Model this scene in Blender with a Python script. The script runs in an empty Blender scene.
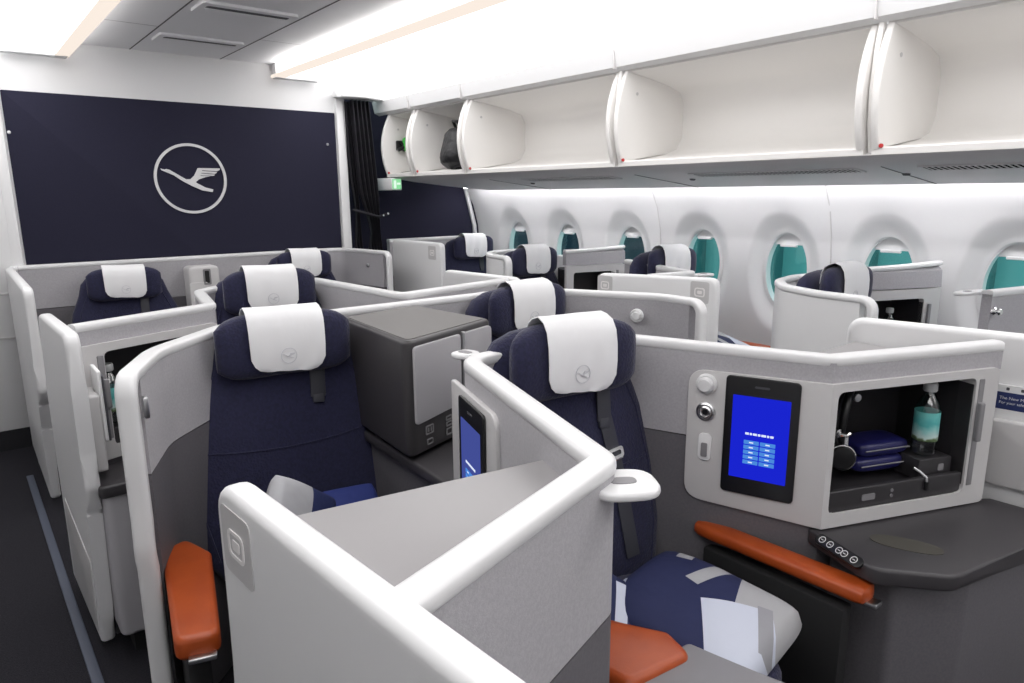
import bpy, bmesh, math, random
from mathutils import Vector, Matrix
random.seed(7)
S = bpy.context.scene
COL = S.collection
PI = math.pi
T = 1.18           # height of the suite walls

# ------------------------------------------------------------------ materials
def nodes_of(name):
    m = bpy.data.materials.new(name); m.use_nodes = True
    nt = m.node_tree
    return m, nt, nt.nodes['Principled BSDF']

def mat(name, col, rough=.5, metal=0., bump=None, vary=None, spec=.5, sheen=0., emit=None):
    """bump=(kind, scale, strength, distance); vary=(scale, second colour)"""
    m, nt, p = nodes_of(name)
    p.inputs['Base Color'].default_value = (*col, 1)
    p.inputs['Roughness'].default_value = rough
    p.inputs['Metallic'].default_value = metal
    p.inputs['Specular IOR Level'].default_value = spec
    if sheen:
        p.inputs['Sheen Weight'].default_value = sheen
    tc = nt.nodes.new('ShaderNodeTexCoord')
    if vary:
        n = nt.nodes.new('ShaderNodeTexNoise'); n.inputs['Scale'].default_value = vary[0]; n.inputs['Detail'].default_value = 3
        mx = nt.nodes.new('ShaderNodeMix'); mx.data_type = 'RGBA'
        r = nt.nodes.new('ShaderNodeMapRange'); r.inputs[1].default_value = .35; r.inputs[2].default_value = .65
        nt.links.new(tc.outputs['Object'], n.inputs['Vector'])
        nt.links.new(n.outputs['Fac'], r.inputs[0]); nt.links.new(r.outputs[0], mx.inputs['Factor'])
        mx.inputs['A'].default_value = (*col, 1); mx.inputs['B'].default_value = (*vary[1], 1)
        nt.links.new(mx.outputs['Result'], p.inputs['Base Color'])
    if bump:
        kind, sc, st, dist = bump
        if kind == 'voronoi':
            n = nt.nodes.new('ShaderNodeTexVoronoi'); out = n.outputs['Distance']
        else:
            n = nt.nodes.new('ShaderNodeTexNoise'); out = n.outputs['Fac']; n.inputs['Detail'].default_value = 4
        n.inputs['Scale'].default_value = sc
        b = nt.nodes.new('ShaderNodeBump'); b.inputs['Strength'].default_value = st; b.inputs['Distance'].default_value = dist
        nt.links.new(tc.outputs['Object'], n.inputs['Vector'])
        nt.links.new(out, b.inputs['Height']); nt.links.new(b.outputs['Normal'], p.inputs['Normal'])
    if emit:
        p.inputs['Emission Color'].default_value = (*emit[0], 1)
        p.inputs['Emission Strength'].default_value = emit[1]
    return m

M = {}
M['white'] = mat('white_plastic', (.74, .74, .745), .38, bump=('noise', 220, .04, .001))
M['cap'] = mat('white_gloss_trim', (.70, .70, .705), .32)
M['panel'] = mat('pale_grey_plastic', (.56, .55, .55), .4, bump=('noise', 220, .05, .001))
M['fabric'] = mat('grey_wool_cladding', (.41, .40, .42), .9, bump=('noise', 420, .35, .001), vary=(160, (.365, .355, .375)), sheen=.1)
M['lower'] = mat('charcoal_cladding', (.13, .124, .135), .6, bump=('noise', 420, .2, .001), vary=(160, (.112, .107, .118)))
M['mid'] = mat('mid_grey_laminate', (.22, .215, .225), .5)
M['greytop'] = mat('grey_laminate', (.30, .29, .295), .42)
M['dark'] = mat('dark_grey_plastic', (.030, .028, .031), .42, bump=('noise', 500, .15, .0006))
M['table'] = mat('dark_soft_touch_plastic', (.042, .039, .043), .45, bump=('noise', 600, .2, .0005))
M['olive'] = mat('olive_grey_rubber', (.052, .048, .040), .6)
M['box'] = mat('anthracite_shell', (.043, .040, .043), .42, bump=('noise', 500, .12, .0005))
M['boxtop'] = mat('warm_grey_top', (.115, .108, .105), .5)
M['door'] = mat('light_grey_door', (.42, .41, .43), .45)
M['black'] = mat('black_plastic', (.008, .008, .009), .3)
M['matblack'] = mat('matt_black', (.010, .010, .011), .75)
M['navy'] = mat('navy_knit', (.0075, .0080, .034), .85, bump=('voronoi', 130, .5, .003), vary=(90, (.0125, .0130, .050)), sheen=.15)
M['navyplain'] = mat('navy_cloth', (.014, .020, .085), .85, bump=('noise', 60, .3, .004))
M['bluecloth'] = mat('bright_blue_cloth', (.015, .028, .16), .8, bump=('noise', 40, .4, .006))
M['cloth'] = mat('white_headrest_cloth', (.80, .80, .81), .85, bump=('noise', 30, .25, .004))
M['clothmark'] = mat('pale_grey_embroidery', (.60, .60, .63), .8)
M['leather'] = mat('tan_orange_leather', (.40, .068, .010), .42, bump=('voronoi', 260, .15, .001), vary=(14, (.35, .056, .008)))
M['bulk'] = mat('navy_bulkhead_fabric', (.0085, .0082, .0255), .9, bump=('noise', 500, .4, .001), vary=(260, (.0115, .0112, .032)))
M['curtain'] = mat('black_curtain_cloth', (.012, .011, .017), .8, bump=('noise', 120, .2, .002))
M['carpet'] = mat('dark_navy_carpet', (.0050, .0050, .0095), .95, bump=('noise', 300, .9, .006), vary=(150, (.017, .015, .023)))
M['track'] = mat('blue_grey_track_cover', (.075, .088, .125), .5)
M['metal'] = mat('brushed_metal', (.62, .62, .63), .3, metal=1.)
M['chrome'] = mat('chrome', (.8, .8, .8), .12, metal=1.)
M['belt'] = mat('charcoal_seat_belt', (.040, .041, .052), .6, bump=('noise', 300, .2, .001))
M['ceil'] = mat('grey_ceiling_panel', (.80, .80, .82), .5)
M['seam'] = mat('dark_panel_seam', (.10, .10, .11), .7)
M['psu'] = mat('pale_service_panel', (.62, .61, .62), .45)
M['vent'] = mat('dark_grille', (.10, .095, .105), .6)
M['binin'] = mat('white_bin_liner', (.80, .785, .765), .38, bump=('noise', 30, .03, .004))
M['grille'] = mat('black_air_slots', (.006, .006, .007), 1., spec=0.)
M['red'] = mat('red_marker', (.55, .03, .03), .4)
M['paper'] = mat('white_paper', (.80, .80, .80), .7)
M['paperblue'] = mat('dark_blue_print', (.012, .025, .12), .5)
M['text'] = mat('white_print', (.8, .8, .8), .6)
M['ink'] = mat('dark_print', (.06, .06, .07), .6)
M['silverblue'] = mat('navy_amenity_case', (.012, .012, .085), .35)
M['green'] = mat('green_vest_bag', (.05, .45, .06), .5)
M['bag'] = mat('black_bag_nylon', (.012, .012, .014), .55, bump=('noise', 25, .6, .02))
M['capw'] = mat('milky_bottle_cap', (.55, .56, .56), .4)
M['hull'] = mat('dark_jet_bridge_paint', (.012, .013, .035), .6)
M['facade'] = mat('teal_facade_paint', (.28, .47, .48), .6)
M['facadedk'] = mat('dark_teal_facade_paint', (.10, .21, .22), .6)
M['mat_floor'] = mat('black_skirting', (.012, .012, .016), .7)

def emat(name, col, st):
    m = bpy.data.materials.new(name); m.use_nodes = True
    nt = m.node_tree; nt.nodes.clear()
    e = nt.nodes.new('ShaderNodeEmission'); o = nt.nodes.new('ShaderNodeOutputMaterial')
    e.inputs[0].default_value = (*col, 1); e.inputs[1].default_value = st
    nt.links.new(e.outputs[0], o.inputs[0]); return m
M['cove'] = emat('glowing_cove_panel', (1., .985, .985), 2.15)  # no lamp: panel emission stands in for the strip's wash of light
M['covewarm'] = emat('warm_edge_glow', (1., .88, .78), .60)  # on the lip this emission stands in for lamp light caught there
M['led'] = emat('led_strip', (1., .98, 1.), 14)
M['trough'] = emat('trough_lamp', (1., .97, .94), 8.)
M['lcd'] = emat('lit_blue_screen', (.010, .018, .62), .62)
M['lcd2'] = emat('lit_dim_blue_screen', (.055, .075, .30), .62)
M['lcdbtn'] = emat('lit_pale_blue_button', (.07, .25, .72), .62)
M['lcdtxt'] = emat('lit_white_text', (.75, .82, 1.), .62)
M['exit'] = emat('green_exit_light', (.28, .75, .36), .6)
M['exitw'] = emat('white_exit_light', (.8, 1., .85), .6)
M['signlit'] = mat('white_seat_sign', (.82, .80, .79), .4)

def glassmat(name, tint, gloss=.06):
    m = bpy.data.materials.new(name); m.use_nodes = True
    nt = m.node_tree; nt.nodes.clear()
    t = nt.nodes.new('ShaderNodeBsdfTransparent'); t.inputs[0].default_value = (*tint, 1)
    g = nt.nodes.new('ShaderNodeBsdfGlossy'); g.inputs['Roughness'].default_value = .05
    mx = nt.nodes.new('ShaderNodeMixShader'); o = nt.nodes.new('ShaderNodeOutputMaterial')
    mx.inputs[0].default_value = gloss
    nt.links.new(t.outputs[0], mx.inputs[1]); nt.links.new(g.outputs[0], mx.inputs[2]); nt.links.new(mx.outputs[0], o.inputs[0])
    return m
M['pane'] = glassmat('teal_window_pane', (.60, .88, .87), .06)
M['pet'] = glassmat('clear_bottle_plastic', (.80, .84, .84), .16)

def labelmat():
    m, nt, p = nodes_of('bottle_label')
    tc = nt.nodes.new('ShaderNodeTexCoord'); sp = nt.nodes.new('ShaderNodeSeparateXYZ')
    nz = nt.nodes.new('ShaderNodeTexNoise'); nz.inputs['Scale'].default_value = 45
    ad = nt.nodes.new('ShaderNodeMath'); ad.operation = 'MULTIPLY_ADD'; ad.inputs[1].default_value = .03
    mr = nt.nodes.new('ShaderNodeMapRange'); mr.inputs[1].default_value = .045; mr.inputs[2].default_value = .135
    cr = nt.nodes.new('ShaderNodeValToRGB')
    el = cr.color_ramp.elements
    el[0].position = 0; el[0].color = (.16, .45, .44, 1)
    el[1].position = 1; el[1].color = (.16, .55, .52, 1)
    for pos, c in ((.14, (.03, .05, .03, 1)), (.24, (.10, .16, .06, 1)), (.30, (.55, .68, .66, 1)), (.55, (.30, .60, .58, 1)), (.75, (.08, .42, .42, 1))):
        e = el.new(pos); e.color = c
    nt.links.new(tc.outputs['Object'], sp.inputs[0]); nt.links.new(tc.outputs['Object'], nz.inputs['Vector'])
    nt.links.new(nz.outputs['Fac'], ad.inputs[0]); nt.links.new(sp.outputs['Z'], ad.inputs[2])
    nt.links.new(ad.outputs[0], mr.inputs[0]); nt.links.new(mr.outputs[0], cr.inputs[0])
    nt.links.new(cr.outputs[0], p.inputs['Base Color']); p.inputs['Roughness'].default_value = .4
    return m
M['label'] = labelmat()

def pillowmat(name, base, rects):
    """navy cloth with printed stripe blocks; rects: (cx, cy, half x, half y, angle, colour) in object XY"""
    m, nt, p = nodes_of(name)
    p.inputs['Roughness'].default_value = .8
    tc = nt.nodes.new('ShaderNodeTexCoord')
    cur = None
    for (cx, cy, hx, hy, an, c) in rects:
        mp = nt.nodes.new('ShaderNodeMapping'); mp.vector_type = 'TEXTURE'
        mp.inputs['Location'].default_value = (cx, cy, 0); mp.inputs['Rotation'].default_value = (0, 0, an)
        nt.links.new(tc.outputs['Object'], mp.inputs['Vector'])
        sp = nt.nodes.new('ShaderNodeSeparateXYZ'); nt.links.new(mp.outputs[0], sp.inputs[0])
        f = []
        for ax, h in (('X', hx), ('Y', hy)):
            ab = nt.nodes.new('ShaderNodeMath'); ab.operation = 'ABSOLUTE'; nt.links.new(sp.outputs[ax], ab.inputs[0])
            lt = nt.nodes.new('ShaderNodeMath'); lt.operation = 'LESS_THAN'; lt.inputs[1].default_value = h
            nt.links.new(ab.outputs[0], lt.inputs[0]); f.append(lt)
        mu = nt.nodes.new('ShaderNodeMath'); mu.operation = 'MULTIPLY'
        nt.links.new(f[0].outputs[0], mu.inputs[0]); nt.links.new(f[1].outputs[0], mu.inputs[1])
        mx = nt.nodes.new('ShaderNodeMix'); mx.data_type = 'RGBA'
        nt.links.new(mu.outputs[0], mx.inputs['Factor'])
        if cur is None: mx.inputs['A'].default_value = (*base, 1)
        else: nt.links.new(cur, mx.inputs['A'])
        mx.inputs['B'].default_value = (*c, 1); cur = mx.outputs['Result']
    nt.links.new(cur, p.inputs['Base Color'])
    n = nt.nodes.new('ShaderNodeTexNoise'); n.inputs['Scale'].default_value = 14
    b = nt.nodes.new('ShaderNodeBump'); b.inputs['Strength'].default_value = .35; b.inputs['Distance'].default_value = .02
    nt.links.new(tc.outputs['Object'], n.inputs['Vector']); nt.links.new(n.outputs['Fac'], b.inputs['Height']); nt.links.new(b.outputs['Normal'], p.inputs['Normal'])
    return m

# ------------------------------------------------------------------ mesh helpers
ORG = {}
def link(name, bm, m, parent=None, smooth=True, angle=40, org=None, kind=None):
    """bm is in the frame of the root's origin-less world; it is moved by the root's origin"""
    bmesh.ops.remove_doubles(bm, verts=bm.verts, dist=1e-5)
    bmesh.ops.recalc_face_normals(bm, faces=bm.faces)
    o0 = ORG.get(parent, Vector((0, 0, 0))) if parent else (Vector(org) if org else Vector((0, 0, 0)))
    if o0.length: bmesh.ops.translate(bm, verts=bm.verts, vec=-o0)
    me = bpy.data.meshes.new(name); bm.to_mesh(me); bm.free()
    for mm in (m if isinstance(m, (list, tuple)) else [m]): me.materials.append(M[mm] if isinstance(mm, str) else mm)
    if smooth:
        me.polygons.foreach_set('use_smooth', [True]*len(me.polygons))
        me.set_sharp_from_angle(angle=math.radians(angle))
    o = bpy.data.objects.new(name, me); COL.objects.link(o)
    if parent: o.parent = parent
    elif org: o.location = o0
    ORG[o] = o0
    if kind: o['kind'] = kind
    return o

def tag(o, label, cat, group=None):
    o['label'] = label; o['category'] = cat
    if group: o['group'] = group
    return o
def thing(name, loc, label, cat, group=None):
    o = bpy.data.objects.new(name, None); COL.objects.link(o); o.location = loc; o.empty_display_size = .1
    ORG[o] = Vector(loc)
    return tag(o, label, cat, group)
def copy_tree(o, parent=None):
    c = o.copy(); COL.objects.link(c)
    if parent: c.parent = parent
    for ch in list(o.children):
        d = copy_tree(ch, c)
    return c

def mrg(*bms):
    out = bms[0]
    for b in bms[1:]:
        me = bpy.data.meshes.new('tmp'); b.to_mesh(me); b.free(); out.from_mesh(me); bpy.data.meshes.remove(me)
    return out
def xf(bm, mtx):
    bmesh.ops.transform(bm, matrix=mtx, verts=bm.verts); return bm
def setmat(bm, i):
    for f in bm.faces: f.material_index = i
    return bm
def box(x0, x1, y0, y1, z0, z1, bev=0, seg=2):
    bm = bmesh.new(); bmesh.ops.create_cube(bm, size=1)
    for v in bm.verts:
        v.co = Vector((x0+(v.co.x+.5)*(x1-x0), y0+(v.co.y+.5)*(y1-y0), z0+(v.co.z+.5)*(z1-z0)))
    if bev: bmesh.ops.bevel(bm, geom=list(bm.edges), offset=bev, segments=seg, affect='EDGES', profile=.5, clamp_overlap=True)
    return bm
def rrect(w, h, r, n=6, cx=0, cy=0):
    r = min(r, w/2-1e-4, h/2-1e-4); pts = []
    for sx, sy, a0 in ((1, 1, 0), (-1, 1, PI/2), (-1, -1, PI), (1, -1, 1.5*PI)):
        for i in range(n+1):
            a = a0+PI/2*i/n
            pts.append((cx+sx*(w/2-r)+r*math.cos(a), cy+sy*(h/2-r)+r*math.sin(a)))
    return pts
def fillet(pts, rad, n=6, closed=True):
    """round the corners of a polyline; rad a number or a list"""
    out = []; N = len(pts)
    for i, p in enumerate(pts):
        r = rad[i] if isinstance(rad, (list, tuple)) else rad
        if (not closed and i in (0, N-1)) or r <= 0: out.append(tuple(p)); continue
        P = Vector(p); a = Vector(pts[i-1])-P; b = Vector(pts[(i+1) % N])-P
        la, lb = a.length, b.length; a.normalize(); b.normalize()
        ang = math.acos(max(-1, min(1, a.dot(b))))
        if ang > PI-.02: out.append(tuple(p)); continue
        d = min(r/math.tan(ang/2), la*.49, lb*.49)
        s, e = P+a*d, P+b*d
        for k in range(n+1):
            t = k/n; q = s*(1-t)**2+P*2*t*(1-t)+e*t*t
            out.append(tuple(q))
    return out
def prism(poly, mtx, w0, w1, bev=0, seg=3):
    """extrude a 2D outline (u,v) from w0 to w1 in the frame mtx"""
    bm = bmesh.new()
    f0 = bm.faces.new([bm.verts.new((u, v, w0)) for u, v in poly])
    r = bmesh.ops.extrude_face_region(bm, geom=[f0])
    vs = [g for g in r['geom'] if isinstance(g, bmesh.types.BMVert)]
    for v in vs: v.co.z = w1
    if bev:
        es = [e for e in bm.edges if abs(e.verts[0].co.z-e.verts[1].co.z) < 1e-6]
        bmesh.ops.bevel(bm, geom=es, offset=bev, segments=seg, affect='EDGES', profile=.5, clamp_overlap=True)
    return xf(bm, mtx)
def frame(outer, inner, mtx, w0, w1):
    bm = bmesh.new(); n = len(outer)
    L = [[bm.verts.new((u, v, w)) for u, v in lp] for lp, w in ((outer, w0), (outer, w1), (inner, w1), (inner, w0))]
    for i in range(n):
        j = (i+1) % n
        for a, b in ((0, 1), (1, 2), (2, 3), (3, 0)):
            bm.faces.new((L[a][i], L[a][j], L[b][j], L[b][i]))
    return xf(bm, mtx)
def loft(secs, cap=True):
    bm = bmesh.new(); R = [[bm.verts.new(p) for p in s] for s in secs]; n = len(secs[0])
    for a, b in zip(R, R[1:]):
        for i in range(n):
            j = (i+1) % n; bm.faces.new((a[i], a[j], b[j], b[i]))
    if cap: bm.faces.new(list(reversed(R[0]))); bm.faces.new(R[-1])
    return bm
def lathe(prof, mtx=Matrix(), n=24):
    return xf(loft([[(r*math.cos(2*PI*i/n), r*math.sin(2*PI*i/n), z) for i in range(n)] for r, z in prof]), mtx)
def sweep(path, prof, sides=None, closed_ends=True):
    """sweep a closed 2D profile (side, other) along a 3D path; sides are the profile's first axis"""
    P = [Vector(p) for p in path]; secs = []
    for i, p in enumerate(P):
        t = (P[min(i+1, len(P)-1)]-P[max(i-1, 0)]).normalized()
        if sides: s = Vector(sides[i]).normalized()
        else:
            s = t.cross(Vector((0, 0, 1)))
            if s.length < 1e-3: s = Vector((1, 0, 0))
            s.normalize()
        k = 1.
        if 0 < i < len(P)-1:
            d0 = (p-P[i-1]).normalized(); d1 = (P[i+1]-p).normalized()
            k = 1/max(.5, math.cos(d0.angle(d1)/2))
            if abs((d1-d0).dot(s)) < 1e-4: k = 1
        o = s.cross(t).normalized()
        secs.append([p+s*a*k+o*b for a, b in prof])
    return loft(secs, closed_ends)
def tube(path, r, n=10, taper=None):
    prof = [(math.cos(2*PI*i/n), math.sin(2*PI*i/n)) for i in range(n)]
    P = [Vector(p) for p in path]; secs = []; ref = None
    for i, p in enumerate(P):
        t = (P[min(i+1, len(P)-1)]-P[max(i-1, 0)]).normalized()
        if ref is None: ref = t.orthogonal().normalized()
        ref = (ref-t*ref.dot(t)).normalized(); o = t.cross(ref)
        rr = r*(taper[i] if taper else 1)
        secs.append([p+ref*a*rr+o*b*rr for a, b in prof])
    return loft(secs)
def superell(a, b, n=3., k=20):
    pts = []
    for i in range(k):
        t = 2*PI*i/k; c, s = math.cos(t), math.sin(t)
        pts.append((a*math.copysign(abs(c)**(2/n), c), b*math.copysign(abs(s)**(2/n), s)))
    return pts
def cushion(w, d, h, n=4., nu=28, nz=9, crown=1.):
    """a pillow-like rounded block centred on the origin"""
    secs = []
    for j in range(nz+1):
        t = -1+2*j/nz; k = (1-abs(t)**3.2)**(1/2.4) if abs(t) < 1 else 0
        k = max(k, .02)
        secs.append([(x*(.55+.45*k) if k > .05 else x*.5, y*(.55+.45*k) if k > .05 else y*.5, t*h/2) for x, y in superell(w/2, d/2, n, nu)])
    return loft(secs)
def soft(bm, lv=1):
    bmesh.ops.subdivide_edges(bm, edges=list(bm.edges), cuts=lv, use_grid_fill=True, smooth=1.0); return bm
def segM(a, b, z=0):
    """frame of a wall from a to b: u along it, v up, w out of its right-hand face"""
    a = Vector((a[0], a[1], z)); u = Vector((b[0]-a.x, b[1]-a.y, 0)).normalized(); w = Vector((u.y, -u.x, 0))
    m = Matrix.Identity(4)
    for i in range(3): m[i][0] = u[i]; m[i][1] = (0, 0, 1)[i]; m[i][2] = w[i]; m[i][3] = a[i]
    return m
def flatM(z=0):
    return Matrix.Translation((0, 0, z))
def wallstrip(path, z0, z1, t):
    """upright wall of thickness t along a 2D path"""
    P = [Vector(p) for p in path]; secs = []
    for i, p in enumerate(P):
        d0 = (p-P[i-1]).normalized() if i else None
        d1 = (P[i+1]-p).normalized() if i < len(P)-1 else None
        if d0 is None: d0 = d1
        if d1 is None: d1 = d0
        tt = (d0+d1).normalized(); n = Vector((tt.y, -tt.x)); k = 1/max(.5, n.dot(Vector((d0.y, -d0.x))))
        a, b = p+n*t/2*k, p-n*t/2*k
        secs.append([(a.x, a.y, z0), (b.x, b.y, z0), (b.x, b.y, z1), (a.x, a.y, z1)])
    return loft(secs)
def textmesh(txt, size, mtx, m, parent, name='lettering', align='LEFT'):
    cu = bpy.data.curves.new('lettering', 'FONT'); cu.body = txt; cu.size = size; cu.align_x = align
    o = bpy.data.objects.new('lettering', cu); COL.objects.link(o)
    dg = bpy.context.evaluated_depsgraph_get()
    me = bpy.data.meshes.new_from_object(o.evaluated_get(dg)); bpy.data.objects.remove(o)
    bm = bmesh.new(); bm.from_mesh(me); bpy.data.meshes.remove(me)
    xf(bm, mtx); return link(name, bm, m, parent, smooth=False)

CAPP = superell(.025, .016, 3.4, 18)
def capbm(path, z=T, down=None, zend=.1):
    """white rounded capping along a 2D path; down = list of 'start'/'end' at which it turns down to the floor"""
    pts = [(x, y, z-.016) for x, y in path]; n = len(pts); sides = []
    for i in range(n):
        t = Vector(path[min(i+1, n-1)])-Vector(path[max(i-1, 0)]); t.normalize(); sides.append((t.y, -t.x, 0))
    def leg(p, q, s):           # p end point, q neighbour
        d = (Vector(p)-Vector(q)).normalized(); P = Vector(p); out = []
        for a in (20, 40, 60, 80, 90):
            a = math.radians(a); r = .045
            out.append(P+d*r*math.sin(a)-Vector((0, 0, r*(1-math.cos(a)))))
        x = P+d*.045
        prof = [(.90, 0), (.79, 0), (.74, .007), (.70, .008), (.66, -.002), (.30, 0), (zend, 0)]
        for zz, off in prof: out.append(Vector((x.x+d.x*off, x.y+d.y*off, zz)))
        return out, [s]*len(out)
    if down and 'end' in down:
        o, s = leg(pts[-1], pts[-2], sides[-1]); pts += o; sides += s
    if down and 'start' in down:
        o, s = leg(pts[0], pts[1], sides[0]); pts = o[::-1]+pts; sides = s[::-1]+sides
    return sweep(pts, CAPP, sides)

# ------------------------------------------------------------------ emblem (ring with a flying crane)
BIRD = [(-.86, .30), (-.76, .27), (-.70, .29), (-.62, .27), (-.16, -.02), (-.02, -.01), (.10, .10), (.22, .33), (.90, .33), (.88, .28), (.80, .24), (.78, .19),
        (.72, .15), (.70, .10), (.42, .05), (.22, -.02), (.12, -.10), (.16, -.14), (.40, -.27), (.63, -.33), (.60, -.41), (.30, -.36), (0., -.22), (-.25, -.08), (-.50, .10), (-.84, .25)]
FEATH = [[(.34, .245), (.86, .215), (.86, .235), (.34, .262)], [(.31, .165), (.78, .135), (.78, .152), (.31, .182)], [(.28, .09), (.70, .075), (.70, .09), (.28, .105)]]
def emblem_bms(R, mtx, thick, ringw=.09, n=48):
    o = [(R*math.cos(2*PI*i/n), R*math.sin(2*PI*i/n)) for i in range(n)]
    i_ = [(x*(1-ringw), y*(1-ringw)) for x, y in o]
    ring = frame(o, i_, mtx, 0, thick)
    bird = prism([(x*R*.93, y*R*.93) for x, y in BIRD], mtx, 0, thick)
    tri = bmesh.ops.triangulate(bird, faces=list(bird.faces))
    return ring, bird

# ================================================================== SETTING
YB = 5.40            # bulkhead
ZC = 2.554           # ceiling
XL, YR = -1.35, -2.6
def st(name, bm, m, parent=None, **k):
    o = link(name, bm, m, parent, **k)
    if not parent: o['kind'] = 'structure'
    return o
st('floor', box(XL-.1, 4.3, YR, 6.3, -.08, 0), 'carpet', smooth=False)
trk = st('trim_1', sweep([(.215, YR, .003), (.190, 3.2, .003), (.190, 4.75, .003)], rrect(.034, .008, .003, 2)), 'track')
# --- ceiling
cl = st('ceiling', box(.66, 2.14, YR, YB, ZC, ZC+.05), 'ceil', smooth=False)
sb = bmesh.new()
for x in (1.112, 1.69): sb = mrg(sb, box(x-.004, x+.004, YR, YB, ZC-.0015, ZC+.001))
link('panel_joint', sb, 'seam', cl, smooth=False)
sb = bmesh.new()
for y in (4.60, 2.9, 1.2):
    sb = mrg(sb, box(.74, 1.106, y-.003, y+.003, ZC-.0012, ZC+.001), box(1.696, 2.06, y-.003, y+.003, ZC-.0012, ZC+.001))
link('panel_joint', sb, 'door', cl, smooth=False)
for k, yc in enumerate((4.86, 3.98)):
    t = thing('ceiling_air_grille', (1.40, yc, ZC), ('grey air slot in the ceiling close to the navy wall', 'grey air slot in the ceiling nearer the camera, with the darker gap')[k], 'air vent', 'air slots in the ceiling')
    link('bezel', frame(rrect(.50, .24, .03, cx=1.4, cy=yc), rrect(.43, .06, .02, cx=1.4, cy=yc-.04), flatM(ZC), -.014, .0), 'ceil', t)
    link('slot', box(1.185, 1.615, yc-.085, yc-.01, ZC-.012, ZC-.001), 'seam', t)
    link('vane', sweep([(1.19, yc-.005, ZC-.014), (1.61, yc-.005, ZC-.014)], superell(.012, .005, 2, 10)), 'ceil', t)
# --- coves: trough lip, lining panel glowing in place of lamp wash, header over the bins
def cove(sgn, side):
    X = lambda x: x if sgn > 0 else 2.79-x
    def strip(pts, m, nm, p=None, th=.02):
        secs = []
        lo = [(X(x), z) for x, z in pts]; hi = [(X(x), z+th) for x, z in pts]
        lp = lo+hi[::-1]
        return st(nm, loft([[(x, YR, z) for x, z in lp], [(x, YB-.02 if side == 'right' else YB-.02, z) for x, z in lp]]), m, p)
    a = strip([(2.10, 2.462), (2.3, 2.462), (2.55, 2.435), (2.78, 2.385), (2.93, 2.345)], 'cove', 'ceiling_glow_panel_'+side, th=.012)
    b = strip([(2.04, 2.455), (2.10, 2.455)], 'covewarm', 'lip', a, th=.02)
    c = strip([(2.06, 2.476), (2.10, 2.476)], 'trough', 'lamp_strip', a, th=.004)
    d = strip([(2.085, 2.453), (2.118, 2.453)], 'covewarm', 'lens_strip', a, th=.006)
    # end closing of the trough at the bulkhead
    st('end_cap', box(min(X(2.05), X(2.40)), max(X(2.05), X(2.40)), YB-.10, YB-.02, 2.448, 2.552, .006), 'white', a)
    # upper lining between the glowing panel and the side of the fuselage
    strip([(2.125, 2.556), (2.6, 2.54), (3.1, 2.46), (3.6, 2.36), (4.3, 2.2)], 'white', 'upper_lining', a, th=.03)
    return a
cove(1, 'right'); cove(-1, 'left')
# --- bulkhead
wf = st('wall_front', box(.345, 2.60, YB, YB+.06, 0, ZC+.06), 'white', smooth=False)
bk = link('navy_panel', prism(fillet([(.372, .05), (2.535, .05), (2.535, 2.238), (.372, 2.238)], .008), segM((0, YB), (1, YB)), -.002, .014, .003), 'bulk', wf)
link('side_post', box(2.545, 2.62, YB-.03, YB+.02, 0, 2.40, .008), 'white', wf)
sc = bmesh.new()
for x, z in ((.385, 1.99), (2.46, 1.995)):
    sc = mrg(sc, lathe([(.0, .004), (.009, .003), (.011, 0), (.011, -.01)], Matrix.Translation((x, YB-.016, z)) @ Matrix.Rotation(PI/2, 4, 'X'), 12))
link('screw_cover', sc, 'metal', wf)
st('wall_left_front', mrg(box(-1.4, .30, YB-.04, YB+.02, .13, 2.40, .004), box(.295, .36, YB-.035, YB+.02, 0, 2.40, .01)), 'white')
k = st('baseboard_front', box(-1.4, .30, YB-.05, YB, 0, .13), 'mat_floor', smooth=False)
pl = bmesh.new()
for z in (1.0, .72): pl = mrg(pl, box(-1.3, .28, YB-.048, YB-.038, z, z+.012))
st('trim_2', pl, 'panel', smooth=False)
st('wall_far_front', box(-1.4, 2.0, 6.0, 6.05, 0, 2.6), 'white', smooth=False)
t = thing('airline_emblem', (1.411, YB-.014, 1.72), 'white ring with a flying crane on the navy wall', 'emblem')
ring, bird = emblem_bms(.243, segM((1.411, YB-.014), (2.411, YB-.014), 1.72), .010, .075, 72)
link('ring', ring, 'cap', t); bo = link('crane', bird, 'cap', t, smooth=False)
fb = bmesh.new()
for q in FEATH: fb = mrg(fb, prism([(x*.243*.93, y*.243*.93) for x, y in q], segM((1.411, YB-.014), (2.411, YB-.014), 1.72), .008, .0115))
link('feather_gap', fb, 'bulk', bo, smooth=False)
# --- other walls
st('wall_left', mrg(box(XL-.05, XL, YR, YB, 0, 2.45)), 'white', smooth=False)
st('wall_back', box(XL, 4.3, YR-.05, YR, 0, 2.6), 'white', smooth=False)
st('wall_right_front', box(2.62, 4.2, 5.60, 5.66, 0, 2.4), 'bulk', smooth=False)
st('trim_3', sweep([(4.055, 5.585, 0), (4.055, 5.585, .9), (4.03, 5.585, 1.3), (3.93, 5.585, 1.66)], superell(.018, .02, 3, 12), [(1, 0, 0)]*4), 'white')

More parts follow.
